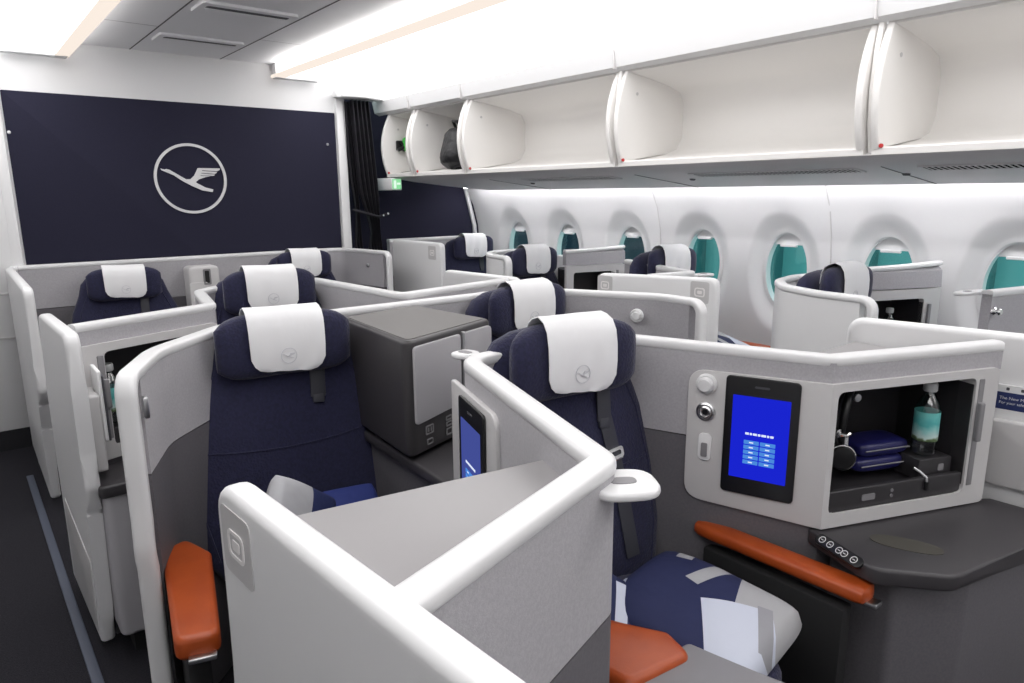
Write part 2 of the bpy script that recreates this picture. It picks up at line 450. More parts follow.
# --- window wall
def wx(z):      # inner face of the side wall
    pts = [(0, 3.93), (.3, 4.05), (.6, 4.10), (1.0, 4.10), (1.3, 4.085), (1.5, 4.03), (1.64, 3.95), (1.8, 3.90)]
    for (a, xa), (b, xb) in zip(pts, pts[1:]):
        if z <= b:
            t = (z-a)/(b-a); return xa+(xb-xa)*t
    return pts[-1][1]
WIN = [-.83, -.18, .47, 1.12, 1.735, 2.355, 2.99, 3.66, 4.375, 5.04]
WZ, WA, WBH = 1.105, .150, .245
bm = bmesh.new()
edges = [(a+b)/2 for a, b in zip(WIN, WIN[1:])]
edges = [WIN[0]-.325]+edges+[5.60]
Z0, Z1 = .52, 1.70
NA = 72
for wi, yc in enumerate(WIN):
    ya, yb = edges[wi], edges[wi+1]
    rings = []
    def rectpt(a):
        c, s = math.cos(a), math.sin(a); tt = 1e9
        if c > 1e-6: tt = min(tt, (yb-yc)/c)
        if c < -1e-6: tt = min(tt, (ya-yc)/c)
        if s > 1e-6: tt = min(tt, (Z1-WZ)/s)
        if s < -1e-6: tt = min(tt, (Z0-WZ)/s)
        return yc+c*tt, WZ+s*tt
    corner = [math.atan2(z-WZ, y-yc) for y in (ya, yb) for z in (Z0, Z1)]
    angs = [2*PI*i/NA-PI for i in range(NA)]
    for c in corner:        # snap the nearest ray to each corner of the cell
        k = min(range(NA), key=lambda i: abs(angs[i]-c)); angs[k] = c
    outer = [rectpt(a) for a in angs]
    def ell(a, A, B, dz=0):
        c, s = math.cos(a), math.sin(a); r = 1/math.sqrt((c/A)**2+(s/B)**2) if True else 0
        return yc+c*r, WZ+dz+s*r
    def emit(ptsyz, off): rings.append([bm.verts.new((wx(z)+off, y, z)) for y, z in ptsyz])
    o1 = [ell(a, .255, .41) for a in angs]
    for t in (0, .25, .5, .75): emit([(p[0]*(1-t)+q[0]*t, p[1]*(1-t)+q[1]*t) for p, q in zip(outer, o1)], 0)
    i1 = [ell(a, WA, WBH) for a in angs]
    for j in range(13):
        t = j/12; sm = t*t*(3-2*t)
        # the scallop is deep above the pane and shallow below it
        pts = [(p[0]*(1-t)+q[0]*t, p[1]*(1-t)+q[1]*t) for p, q in zip(o1, i1)]
        rings.append([bm.verts.new((wx(z)*(1-.0)+.05*sm*(1.0+.0*z), y, z)) for y, z in pts])
    for R0, R1 in zip(rings, rings[1:]):
        for i in range(NA):
            j = (i+1) % NA; bm.faces.new((R0[i], R0[j], R1[j], R1[i]))
# plain wall below
ys = [YR, WIN[0]-.325]+[WIN[0]-.325+(5.60-WIN[0]+.325)*i/20 for i in range(1, 21)]
zs = [0, .15, .3, .45, Z0]
g = [[bm.verts.new((wx(z), y, z)) for z in zs] for y in ys]
for a, b in zip(g, g[1:]):
    for i in range(len(zs)-1): bm.faces.new((a[i], b[i], b[i+1], a[i+1]))
g = [[bm.verts.new((wx(z), y, z)) for z in (Z0, .8, 1.1, 1.4, 1.6, Z1)] for y in (YR, WIN[0]-.325)]
for i in range(5): bm.faces.new((g[0][i], g[1][i], g[1][i+1], g[0][i+1]))
wr = st('wall_right', bm, 'white', angle=60)
jb = bmesh.new()
for y in (3.325, 2.045+.0, .80): jb = mrg(jb, sweep([(wx(z)-.0005, y, z) for z in (.05, .3, .52, .8, 1.0, 1.2, 1.35, 1.5, 1.64)], superell(.004, .0022, 2, 8), [(0, 1, 0)]*9))
link('panel_joint', jb, 'panel', wr)
st('wall_right_upper', mrg(box(3.92, 4.0, YR, 5.6, 1.66, 2.3)), 'white', smooth=False)
for wi, yc in enumerate(WIN):
    if wi < 2: pass
    xg = wx(WZ)+.05
    base = Matrix(((0, 0, 1, xg), (1, 0, 0, yc), (0, 1, 0, WZ), (0, 0, 0, 1)))   # u=+Y, v=+Z, w=+X
    eo = [(WA*1.10*math.cos(2*PI*i/48), WBH*1.07*math.sin(2*PI*i/48)) for i in range(48)]
    ei = [(WA*.93*math.cos(2*PI*i/48), WBH*.955*math.sin(2*PI*i/48)) for i in range(48)]
    w = st('window_%d' % (wi+1), frame(eo, ei, base, -.004, .05), 'cap')
    link('pane', prism(eo, base, .046, .05), 'pane', w, smooth=False)
    zs_ = .165 if wi != 6 else .185
    sh = [(x*1.02, y) for x, y in ei if y > zs_]
    sh = sorted(sh, key=lambda p: math.atan2(p[1], p[0]))
    link('shade', prism(sh, base, .018, .028), 'cap', w)
    link('shade_handle', box(xg-.002, xg+.022, yc-.055, yc+.055, WZ+zs_-.012, WZ+zs_+.004, .004), 'cap', w)

# --- outside: apron buildings seen through the panes
t = thing('terminal_facade', (12, 5, -3), 'teal glazed airport building outside the cabin windows', 'building')
link('wall', box(12, 13, -6, 20, -3, 1.9), 'facade', t, smooth=False)
b_ = bmesh.new()
for i in range(14):
    y = -5+i*1.7; b_ = mrg(b_, box(11.7, 12.02, y, y+.35, -3, 1.9))
link('mullion', b_, 'facadedk', t, smooth=False)
link('roof_edge', box(11.5, 13, -6, 20, 1.9, 2.2), 'facadedk', t, smooth=False)
t = thing('jet_bridge', (6.5, 9, -3), 'dark jet bridge outside the two windows nearest the curtain', 'jet bridge')
link('tunnel', box(5.2, 8.5, 6.9, 9.5, -.6, 2.2, .15), 'hull', t)
link('leg', mrg(box(5.6, 5.9, 7.6, 7.9, -3, -.5)), 'hull', t); link('leg', box(7.6, 7.9, 7.6, 7.9, -3, -.5), 'hull', t)

# ================================================================== OVERHEAD BINS
XLIP, ZL, ZG = 2.95, 1.755, 2.235
hd = st('trim_4', loft([[(x, y, z) for x, z in ((2.965, 2.245), (2.925, 2.262), (2.905, 2.35), (2.93, 2.36), (3.0, 2.27))] for y in (YR, 5.45)]), 'white')
hj = bmesh.new()
for y in (1.363, 2.73, 4.17, 4.88): hj = mrg(hj, box(2.903, 2.93, y-.003, y+.003, 2.25, 2.352))
link('panel_joint', hj, 'panel', hd, smooth=False)
BINS = [(-1.4, -.03), (0.0, 1.345), (1.38, 2.715), (2.745, 4.155), (4.185, 4.865), (4.895, 5.32)]
BL = ['open empty white overhead bin behind the photographer', 'open empty white overhead bin at the right edge of the photo', 'open empty white overhead bin, second from the right edge',
      'open empty white overhead bin with the red dot at its foot, beside the bag bin', 'open white overhead bin with a black bag inside', 'narrow open overhead bin by the exit sign, with a green pouch']
def endpoly():
    p = []
    for i in range(13):
        t = i/12; z = ZL+.01+(ZG-ZL+.0)*t
        x = XLIP+.005-.075*math.sin(PI*(t*.92+.04))**.8+.035*t
        p.append((x, z))
    return p+[(3.46, 2.20), (3.48, 1.84)]
for i, (ya, yb) in enumerate(BINS):
    if i == 0: continue
    t = thing('luggage_bin', (3.2, (ya+yb)/2, ZL), BL[i], 'luggage bin', 'open luggage bins along the right side')
    # tray: floor, back and top as one bent shell
    inner = [(XLIP+.012, ZL+.020), (3.05, 1.776), (3.30, 1.815), (3.41, 1.85), (3.455, 1.92), (3.46, 2.10), (3.42, 2.165), (3.33, 2.19), (3.1, 2.225), (2.985, 2.238)]
    outer = [(XLIP-.004, ZL+.012), (XLIP-.004, ZL-.012), (3.05, 1.735), (3.30, 1.775), (3.45, 1.82), (3.50, 1.90), (3.505, 2.11), (3.46, 2.20), (3.33, 2.23), (2.985, 2.262)]
    lp = inner+outer[::-1]
    link('tray', loft([[(x, y, z) for x, z in lp] for y in (ya, yb)]), 'binin', t, angle=50)
    for y, s in ((ya, 1), (yb, -1)):
        mtx = Matrix(((1, 0, 0, 0), (0, 0, 1, y), (0, 1, 0, 0), (0, 0, 0, 1)))
        link('end_panel', prism(endpoly(), mtx, *((0, .03) if s > 0 else (-.03, 0)), .009, 3), 'binin', t)
    link('catch', lathe([(0, .006), (.007, .005), (.009, 0), (.009, -.004)], Matrix.Translation((XLIP-.006, yb-.035, ZL+.022)) @ Matrix.Rotation(-PI/2, 4, 'Y'), 12), 'red', t)
    link('hinge_stop', lathe([(0, .004), (.008, .003), (.009, 0)], Matrix.Translation((3.05, yb-.031, 2.13)) @ Matrix.Rotation(PI/2, 4, 'X'), 12), 'panel', t)
    # recessed post between two bins
for y in (1.363, 2.73, 4.17, 4.88):
    pass
pb = bmesh.new()
for y in (-.015, 1.3625, 2.73, 4.17, 4.88): pb = mrg(pb, sweep([(2.985, y, ZL), (2.955, y, 1.87), (2.945, y, 2.0), (2.955, y, 2.14), (2.975, y, 2.25)], superell(.012, .014, 3, 10), [(0, 1, 0)]*5))
st('trim_5', pb, 'binin')
# service channel under the bins
ch = [(XLIP-.004, 1.742), (2.975, 1.722), (3.10, 1.702), (3.42, 1.665), (3.74, 1.632), (3.80, 1.640), (3.80, 1.70), (3.5, 1.80), (3.0, 1.76)]
st('trim_6', loft([[(x, y, z) for x, z in ch] for y in (YR, 4.95)]+[[(3.0+(x-3.0)*.9+.06, y, 1.72+(z-1.72)*.8) for x, z in ch] for y in (5.25,)]+[[(3.3+(x-3.3)*.5, 5.5, 1.74+(z-1.74)*.4) for x, z in ch]]), 'psu', angle=30)
vl = ['dark slotted grille under the bins at the right edge', 'dark slotted grille under the second bin from the right edge', 'dark slotted grille under the bin beside the bag bin']
for k, (ya, yb) in enumerate(((.62, 1.22), (1.50, 2.36), (2.95, 3.75))):
    t = thing('air_grille', (3.13, (ya+yb)/2, 1.695), vl[k], 'air vent', 'air grilles under the bins')
    zz = lambda x: 1.702-(x-3.10)*(.037/.32)
    mt = Matrix(((math.cos(.115), 0, 0, 3.17), (0, 1, 0, 0), (-math.sin(.115), 0, 1, zz(3.17)-.001), (0, 0, 0, 1)))
    link('recess', xf(box(-.05, .05, ya, yb, -.003, .004), mt), 'grille', t, smooth=False)
    sl = bmesh.new(); n = int((yb-ya)/.022)
    for i in range(n): y = ya+.012+i*.022; sl = mrg(sl, box(-.05, .05, y, y+.0085, -.0042, -.0025))
    link('slats', xf(sl, mt), 'psu', t, smooth=False)
    link('bezel', frame(rrect(.125, yb-ya+.03, .012, cy=(ya+yb)/2), rrect(.098, yb-ya, .004, cy=(ya+yb)/2), mt, -.005, .002), 'psu', t)
    sg = link('reading_light', xf(lathe([(0, -.008), (.012, -.008), (.016, -.004), (.018, 0)], Matrix.Translation((.16, yb+.14, 0)), 14), mt), 'vent', t)
jb = bmesh.new()
for y in (.48, 1.37, 2.73, 4.1): jb = mrg(jb, xf(box(-.0, .6, y-.002, y+.002, -.003, 0), Matrix(((math.cos(.115), 0, 0, 3.10), (0, 1, 0, 0), (-math.sin(.115), 0, 1, 1.7025), (0, 0, 0, 1)))))
st('trim_7', jb, 'vent', smooth=False)
st('light_strip_right', box(3.815, 3.86, YR, 5.45, 1.652, 1.66), 'led', smooth=False)

# bag, pouch, sign, curtain
bg = cushion(.40, .34, .30, 3.2, 24, 9)
for v in bg.verts:
    v.co.x += .03*math.sin(9*v.co.y)+.02*math.sin(17*v.co.z); v.co.z *= 1-.35*max(0, -v.co.y*2)
xf(bg, Matrix.Translation((3.16, 4.46, 1.935)))
t = thing('travel_bag', (3.18, 4.37, 1.80), 'crumpled black bag lying in the open overhead bin', 'bag')
link('body', soft(bg), 'bag', t)
link('handle', tube([(3.08, 4.34, 2.07), (3.02, 4.38, 2.12), (3.04, 4.46, 2.13), (3.10, 4.5, 2.07)], .012), 'bag', t)
link('strap', tube([(2.99, 4.42, 1.79), (3.0, 4.32, 1.81), (3.02, 4.25, 1.80), (3.1, 4.22, 1.83)], .011), 'bag', t)
t = thing('safety_kit', (3.14, 5.23, 2.0), 'green pouch with a black clip fixed in the narrow bin', 'safety equipment')
link('pouch', xf(cushion(.06, .05, .11, 3), Matrix.Translation((3.095, 5.245, 2.01))), 'green', t)
link('clip', mrg(tube([(3.02, 5.25, 1.96), (3.08, 5.24, 1.99), (3.13, 5.22, 2.03)], .014), tube([(3.05, 5.25, 2.03), (3.08, 5.24, 1.99), (3.07, 5.25, 1.95)], .011)), 'black', t)
link('bracket', box(3.02, 3.10, 5.262, 5.288, 1.96, 2.04, .008), 'black', t)
t = thing('exit_sign', (2.93, 5.42, 1.67), 'small lit green sign on the navy wall under the bins', 'sign')
link('housing', box(2.915, 3.015, 5.20, 5.59, 1.635, 1.735, .008), 'white', t)
link('face', box(2.925, 3.005, 5.195, 5.201, 1.645, 1.725), 'exit', t, smooth=False)
link('pictogram', mrg(box(2.935, 2.958, 5.192, 5.1955, 1.65, 1.715), box(2.965, 2.998, 5.192, 5.1955, 1.68, 1.697)), 'exitw', t, smooth=False)

def pleats(path_top, path_bot, z0, z1, nf, amp, waist=None, rows=14):
    secs = []
    for j in range(rows+1):
        s = j/rows; z = z1+(z0-z1)*s; row = []
        for i in range(nf*6+1):
            u = i/(nf*6)
            a = Vector(path_top[0]).lerp(Vector(path_top[1]), u); b = Vector(path_bot[0]).lerp(Vector(path_bot[1]), u)
            q = a.lerp(b, s)
            if waist:
                k = math.exp(-((z-waist[0])/.22)**2)
                c = Vector(waist[1]); q = q.lerp(c+(q-c)*.45, k)
            off = amp*math.sin(u*nf*2*PI+s*1.2)
            row.append((q.x+off*.35, q.y+off, z))
        secs.append(row)
    b = bmesh.new(); R = [[b.verts.new(p) for p in r] for r in secs]
    for a, c in zip(R, R[1:]):
        for i in range(len(a)-1): b.faces.new((a[i], a[i+1], c[i+1], c[i]))
    bmesh.ops.solidify(b, geom=list(b.faces), thickness=.006)
    return b
t = thing('aisle_curtain', (2.74, 5.33, .3), 'dark gathered curtain tied back beside the navy wall', 'curtain')
link('curtain_panel', pleats(((2.60, 5.36), (2.68, 5.36)), ((2.64, 5.34), (2.74, 5.34)), .25, 2.33, 3, .022, (1.45, (2.68, 5.34))), 'curtain', t)
link('curtain_panel', pleats(((2.63, 5.31), (2.82, 5.34)), ((2.72, 5.29), (2.96, 5.30)), .25, 2.34, 5, .028, (1.30, (2.83, 5.31))), 'curtain', t)
link('tie_back', tube([(2.62, 5.33, 1.48), (2.72, 5.28, 1.45), (2.82, 5.26, 1.42), (2.90, 5.27, 1.44)], .011), 'curtain', t)
link('snap', lathe([(0, .006), (.008, .005), (.01, 0)], Matrix.Translation((2.855, 5.247, 1.432)) @ Matrix.Rotation(PI/2, 4, 'X'), 10), 'chrome', t)
link('snap', lathe([(0, .006), (.008, .005), (.01, 0)], Matrix.Translation((2.90, 5.25, 1.445)) @ Matrix.Rotation(PI/2, 4, 'X'), 10), 'chrome', t)
t = thing('curtain_header', (2.72, 5.36, 2.35), 'white curved curtain rail cover above the dark curtain', 'curtain rail')
link('cover', prism(fillet([(2.5, 5.38), (2.5, 5.24), (2.72, 5.20), (2.93, 5.27), (2.98, 5.38)], .06), flatM(), 2.345, 2.40, .012), 'white', t)
link('sensor', box(2.47, 2.515, 5.20, 5.26, 2.335, 2.42, .01), 'cap', t)
# ================================================================== SEATS
def strip_mesh(rows):
    b = bmesh.new(); R = [[b.verts.new(p) for p in r] for r in rows]
    for a, c in zip(R, R[1:]):
        for i in range(len(a)-1): b.faces.new((a[i], a[i+1], c[i+1], c[i]))
    return b
def yf(z):          # front face of the reclined back
    return .02+.13*(z-.45)/.75
def make_seat():
    root = thing('aircraft_seat', (0, 0, 0), '', 'seat')
    secs = []
    W = [(.36, .50, .13), (.45, .63, .13), (.60, .69, .13), (.78, .685, .125), (.95, .62, .12), (1.06, .525, .11), (1.13, .485, .095), (1.175, .41, .075), (1.20, .29, .045), (1.21, .12, .02)]
    for z, w, d in W:
        c = yf(z)+.065
        secs.append([(x, c+y, z) for x, y in superell(w/2, d/2, 3.6, 40)])
    br = link('backrest', loft(secs), 'navy', root, angle=70)
    def ys(x, z):       # front surface of the back
        for (a, wa, da), (b, wb, db) in zip(W, W[1:]):
            if z <= b: break
        t = (z-a)/(b-a); w_, d_ = wa+(wb-wa)*t, da+(db-da)*t
        return yf(z)+.065-d_/2*max(0, 1-min(1, abs(x)/(w_/2))**3.6)**(1/3.6)
    pts = [(i*.045-.27, .80-.02*math.cos((i*.045-.27)*6)) for i in range(13)]
    link('seam', sweep([(x, ys(x, z)-.0005, z) for x, z in pts], superell(.003, .003, 2, 8)), 'navy', br)
    for s in (-1, 1): link('piping', tube([(s*(w/2-.045), ys(w/2-.045, z), z) for z, w, d in W[1:6]], .0035, 8), 'navy', br)
    # headrest cushion with slightly forward wings
    hs = []
    for i in range(25):
        u = -1+2*i/24; x = u*.215; k = max(.10, (1-abs(u)**5))**.5
        fw = .028*abs(u)**2.2
        zc, yc = 1.132-.004*abs(u), yf(1.14)-.022-fw
        hs.append([(x, yc+a*k, zc+b_*(.45+.55*k)) for a, b_ in superell(.050, .106, 3.0, 24)])
    link('headrest', loft(hs), 'navy', root, angle=70)
    # cloth cover over the headrest
    rows = []; cw = .120
    y0 = yf(1.14)-.022
    prof = [(y0+.056, 1.15), (y0+.052, 1.20), (y0+.040, 1.232), (y0+.018, 1.249), (y0-.008, 1.251), (y0-.034, 1.240), (y0-.050, 1.215), (y0-.0575, 1.175), (y0-.0595, 1.13), (y0-.0585, 1.09), (y0-.0565, 1.065), (y0-.0545, 1.052), (y0-.053, 1.046)]
    for j, (y, z) in enumerate(prof):
        hw = cw
        if z < 1.10 and y < y0: hw = cw-.050*(1-math.sqrt(max(0, 1-((1.10-z)/.054)**2)))
        hw += .004*(z-1.1)*10*.5
        rows.append([(hw*(-1+2*i/14), y-.028*abs(hw*(-1+2*i/14)/.215)**2.2+.002*math.sin(i*1.3+j*.7), z-.006*((-1+2*i/14)) *(1 if y < y0 else 0)) for i in range(15)])
    b = strip_mesh(rows); bmesh.ops.recalc_face_normals(b, faces=b.faces); bmesh.ops.solidify(b, geom=list(b.faces), thickness=-.003)
    cv = link('headrest_cover', b, 'cloth', root, angle=60)
    mtx = segM((0, y0-.0645), (1, y0-.0645), 1.098)
    ring, bird = emblem_bms(.026, mtx, .0020, .07, 28)
    link('emblem', mrg(ring, bird), 'clothmark', cv, smooth=False)
    # shoulder belt
    link('shoulder_belt', mrg(box(-.026, .026, -.004, .004, -.055, .055, .003), box(-.020, .020, -.006, .006, -.075, -.045, .004)), 'belt', root)
    sbel = root.children[-1]; sbel.location = (.105, yf(1.0)-.004, .985); sbel.rotation_euler = (-.17, .06, 0)
    # cushion and base
    link('seat_cushion', xf(soft(cushion(.53, .56, .16, 4.5, 32, 9)), Matrix.Translation((0, -.245, .425))), 'navy', root, angle=70)
    link('seat_base', mrg(box(-.24, .24, -.46, .10, .06, .36, .02), box(-.19, .19, -.40, .06, 0, .07, .01)), 'matblack', root)
    make_seat.ys = ys
    return root
SEAT = make_seat()
SEATL = {}
def place_seat(x, y, rz, label, first=[True], group='navy business class seats', dz=0, s=1.0):
    o = SEAT if first[0] else copy_tree(SEAT)
    first[0] = False
    o.scale = (1, 1, 1); o.location = (x, y, dz); o.rotation_euler = (0, 0, rz); o['label'] = label; o['group'] = group
    return o
R_ = math.radians
sC4 = place_seat(1.285, 1.250, R_(-9), dz=.022, label= 'navy seat with a striped navy pillow, beside the bright blue screen')
sC4.scale = (.93, 1, 1)
sD3 = place_seat(.81, 2.12, R_(-6), dz=-.008, label= 'large navy seat beside the anthracite cabinet, orange armrest in front')
sG3 = place_seat(1.90, 2.15, R_(4), dz=-.012, label= 'navy seat behind the anthracite cabinet, right of it')
sC2 = place_seat(1.172, 3.22, R_(-3), dz=.02, label= 'navy seat directly behind the large foreground seat')
sD1 = place_seat(.86, 5.02, R_(-4), 'navy seat left below the crane emblem against the grey wall', dz=-.09)
sG1 = place_seat(2.11, 5.05, R_(4), 'navy seat at the right end of the navy wall, mostly hidden', dz=-.05)
sWa = place_seat(3.70, 5.05, R_(2), 'navy seat against the dark wall beside the curtain', dz=.0)
sWb = place_seat(3.32, 3.76, R_(3), 'navy seat with a small white wing, in front of the two dark windows', dz=-.015)
sWc = place_seat(3.45, 2.62, R_(0), 'navy seat at the teal window, behind the white panel with two signs', dz=.035)
sWd = place_seat(3.29, 1.46, R_(0), 'navy seat wrapped by the curved white shell', dz=.02)

def armrest(poly, z, th, parent, nm='armrest', m='leather'):
    return link(nm, prism(fillet(poly, .03, 5), flatM(), z-th, z, .016, 4), m, parent)
def child_world(fn, seat):
    """build a part in world coordinates and hang it under a placed seat"""
    o = fn()
    o.parent = seat; o.matrix_parent_inverse = (Matrix.Translation(seat.location) @ seat.rotation_euler.to_matrix().to_4x4() @ Matrix.Diagonal((*seat.scale, 1))).inverted()
    return o
def wlink(name, bm, m, seat): return child_world(lambda: link(name, bm, m), seat)
def wprism(name, poly, z0, z1, m, seat, bev=.016, r=.03): return wlink(name, prism(fillet(poly, r, 5), flatM(), z0, z1, bev, 4), m, seat)
# foreground left seat: orange armrest on the aisle side
wprism('armrest', [(.425, 2.06), (.355, 2.02), (.325, 1.86), (.272, 1.555), (.365, 1.525), (.46, 1.93)], .565, .625, 'leather', sD3)
wlink('armrest_support', prism(fillet([(.41, 2.0), (.36, 1.98), (.305, 1.60), (.355, 1.59)], .02), flatM(), .22, .566, .008), 'matblack', sD3)
wlink('armrest_latch', xf(box(-.03, .03, -.004, .02, -.006, .006, .003), Matrix.Translation((.322, 1.525, .574)) @ Matrix.Rotation(-.3, 4, 'Z')), 'metal', sD3)
# centre seat: armrest on its right, a second one on its left
wlink('armrest', xf(loft([[(x*k, y, z*k2) for x, z in superell(.036, .021, 3.0, 20)] for y, k, k2 in ((.245, .35, .5), (.239, .75, .85), (.215, 1, 1), (-.19, 1.1, 1.05), (-.235, 1.12, 1.05), (-.252, 1.02, .95), (-.260, .5, .5))]), Matrix.Translation((1.655, .915, .620)) @ Matrix.Rotation(.03, 4, 'Z')), 'leather', sC4)
wlink('armrest_support', box(1.622, 1.672, .70, 1.12, .22, .572, .006), 'matblack', sC4)
wlink('armrest_latch', xf(box(-.018, .018, -.03, .0, -.006, .006, .003), Matrix.Translation((1.664, .664, .602))), 'metal', sC4)
wprism('armrest', [(.915, 1.16), (1.02, 1.16), (1.075, 1.02), (1.165, .885), (1.14, .80), (.96, .82)], .56, .622, 'leather', sC4, .018)
# long lap belt of the centre seat
for ch in sC4.children:
    if ch.name.startswith('shoulder_belt'): ch.location.x = .125
ys = make_seat.ys
def llink(name, bm, m, seat):
    o = link(name, bm, m); o.parent = seat; return o
llink('belt_strap', sweep([(x, ys(x, z)-.007, z) for x, z in ((.122, .96), (.135, .90), (.152, .80), (.168, .70), (.18, .60), (.19, .52))], rrect(.050, .004, .0015, 2), [(1, .0, .1)]*6), 'belt', sC4)
llink('belt_buckle', xf(mrg(frame(rrect(.066, .034, .010), rrect(.046, .014, .005), Matrix(), -.004, .004), box(-.029, .029, -.022, -.014, -.003, .003, .002)), Matrix.Translation((.146, ys(.146, .835)-.013, .835)) @ Matrix.Rotation(R_(80), 4, 'X') @ Matrix.Rotation(.15, 4, 'Z')), 'chrome', sC4)
wprism('armrest', [(3.93, 2.75), (3.86, 2.75), (3.84, 2.28), (3.93, 2.28)], .60, .66, 'leather', sWc)
wprism('armrest', [(.33, 4.72), (.41, 4.72), (.39, 4.15), (.30, 4.15)], .58, .64, 'leather', sD1)

# ================================================================== SUITE WALLS
def suite(name, path, org, label, down=None, top=T, seam=.90, base=.02, cap=True, m='fabric', lower=True, thick=.044, group=None, cat='partition', solid=None, nic=None):
    t = thing(name, org, label, cat, group)
    sp_ = solid or path
    cb_ = wallstrip(sp_, seam if lower else base, top-.018, thick)
    if nic: cb_ = mrg(cb_, wallstrip(nic, 1.10, top-.018, thick+.001))
    link('cladding', cb_, m, t)
    if lower:
        lb_ = wallstrip(sp_, base, seam-.004, thick)
        if nic: lb_ = mrg(lb_, wallstrip(nic, base, .70, thick))
        link('lower_cladding', lb_, 'lower', t)
    if cap: link('capping', capbm(path, top, down), 'cap', t)
    return t
def screen(t, mtx, cx, cz, w, h, bright=True, wo=.012):
    """portrait touch screen flush in a panel: bezel, lit glass, camera slot, title line and ten buttons"""
    mm = mtx
    b = link('screen_bezel', prism(rrect(w, h, .012, 5, cx, cz), mm, wo, wo+.008, .003), 'black', t)
    lw, lh = w*.775, h*.70
    cz2 = cz-h*.005
    l = link('screen_glass', prism(rrect(lw, lh, .002, 2, cx, cz2), mm, wo+.007, wo+.0088), 'lcd' if bright else 'lcd2', b, smooth=False)
    link('camera_slot', prism(rrect(w*.2, .006, .003, 4, cx, cz+h*.425), mm, wo+.008, wo+.0090), 'ink', b)
    bt = bmesh.new()
    bw, bh = w*.205, h*.033
    for c in (-1, 1):
        for r in range(5):
            bt = mrg(bt, prism(rrect(bw, bh, .001, 2, cx+c*(bw*.54)+w*.01, cz2-.005-r*(bh*1.28)-h*.02), mm, wo+.0086, wo+.0096))
    link('button_grid', bt, 'lcdbtn', l, smooth=False)
    tx = bmesh.new()
    x = cx-w*.19
    for k, ln in enumerate((.050, .03, .055, .035, .065, .03, .045)):
        tx = mrg(tx, prism(rrect(w*ln, h*.018, .0008, 2, x+w*ln/2, cz2+h*.038), mm, wo+.0086, wo+.0096)); x += w*(ln+.012)
    for c in (-1, 1):
        for r in range(5):
            tx = mrg(tx, prism(rrect(bw*.28, bh*.3, .0005, 2, cx+c*(bw*.54)+w*.01, cz2-.005-r*(bh*1.28)-h*.02), mm, wo+.0094, wo+.0100))
    link('caption', tx, 'lcdtxt', l, smooth=False)
def niche(t, mtx, u0, u1, v0, v1, du0, du1, dv0, dv1, depth=.22, wo=.022, edge=.016, corner=.02, tray=.06, lc=.002):
    """storage niche: face frame with an opening, dark liner, front tray with sockets, parked sliding door"""
    fo = fillet([(u1, v1), (u0, v1), (u0, v0), (u1, v0)], [corner, lc, lc, corner], 6); fi = rrect(du1-du0, dv1-dv0, .022, 6, (du0+du1)/2, (dv0+dv1)/2)
    fi = fillet([(du1, dv1), (du0, dv1), (du0, dv0), (du1, dv0)], .022, 6)
    link('niche_frame', frame(fo, fi, mtx, -.02, wo+edge), 'panel', t)
    W = depth
    ln = mrg(prism(rrect(du1-du0+.04, dv1-dv0+.04, .004, 2, (du0+du1)/2, (dv0+dv1)/2), mtx, -W-.01, -W),
             *[prism(rrect(a, b, .001, 1, c, d), mtx, -W, wo+.005) for a, b, c, d in (((du1-du0)+.04, .012, (du0+du1)/2, dv0-.006), ((du1-du0)+.04, .012, (du0+du1)/2, dv1+.006),
               (.012, dv1-dv0, du0-.006, (dv0+dv1)/2), (.012, dv1-dv0, du1+.006, (dv0+dv1)/2))])
    l = link('niche_liner', ln, 'dark', t)
    tr = link('front_tray', mrg(prism(rrect(du1-du0-.004, tray, .006, 3, (du0+du1)/2, dv0+tray/2), mtx, wo-.012, wo+.004, .003), prism(rrect(du1-du0, tray*.6, .004, 2, (du0+du1)/2, dv0+tray*.3), mtx, -W, wo-.012)), 'dark', t)
    so = bmesh.new(); um = du0+(du1-du0)*.40
    so = mrg(so, prism(rrect(.045, .018, .004, 3, um-.05, dv0+tray*.5), mtx, wo+.004, wo+.006))
    for dz in (-.008, .008): so = mrg(so, prism([(um+.03+.005*math.cos(a*PI/6), dv0+tray*.52+dz+.005*math.sin(a*PI/6)) for a in range(12)], mtx, wo+.004, wo+.007))
    link('socket', so, 'mid', tr)
    return l

# ---- row four: the single centre suite
pC4 = fillet([(.318, .597), (.79, .745), (1.03, 1.47), (1.54, 1.49), (1.770, .860), (2.308, .647)], [0, .03, .10, .10, .03, 0], 7, False)
t = suite('seat_suite', pC4, (1.3, 1.1, 0), 'grey clad suite wall with white capping around the centre seat and its blue screen', group='centre seat suites', cat='seat suite', solid=fillet([(.318, .597), (.79, .745), (1.03, 1.47), (1.54, 1.49), (1.764, .877)], [0, .03, .10, .10, 0], 7, False), nic=[(1.742, .937), (1.770, .860), (2.308, .647)])
mA = segM((1.59, 1.36), (1.770, .860)); LA = math.hypot(.18, .50)
mB = segM((1.770, .860), (2.30, .65)); LB = math.hypot(.53, .21)
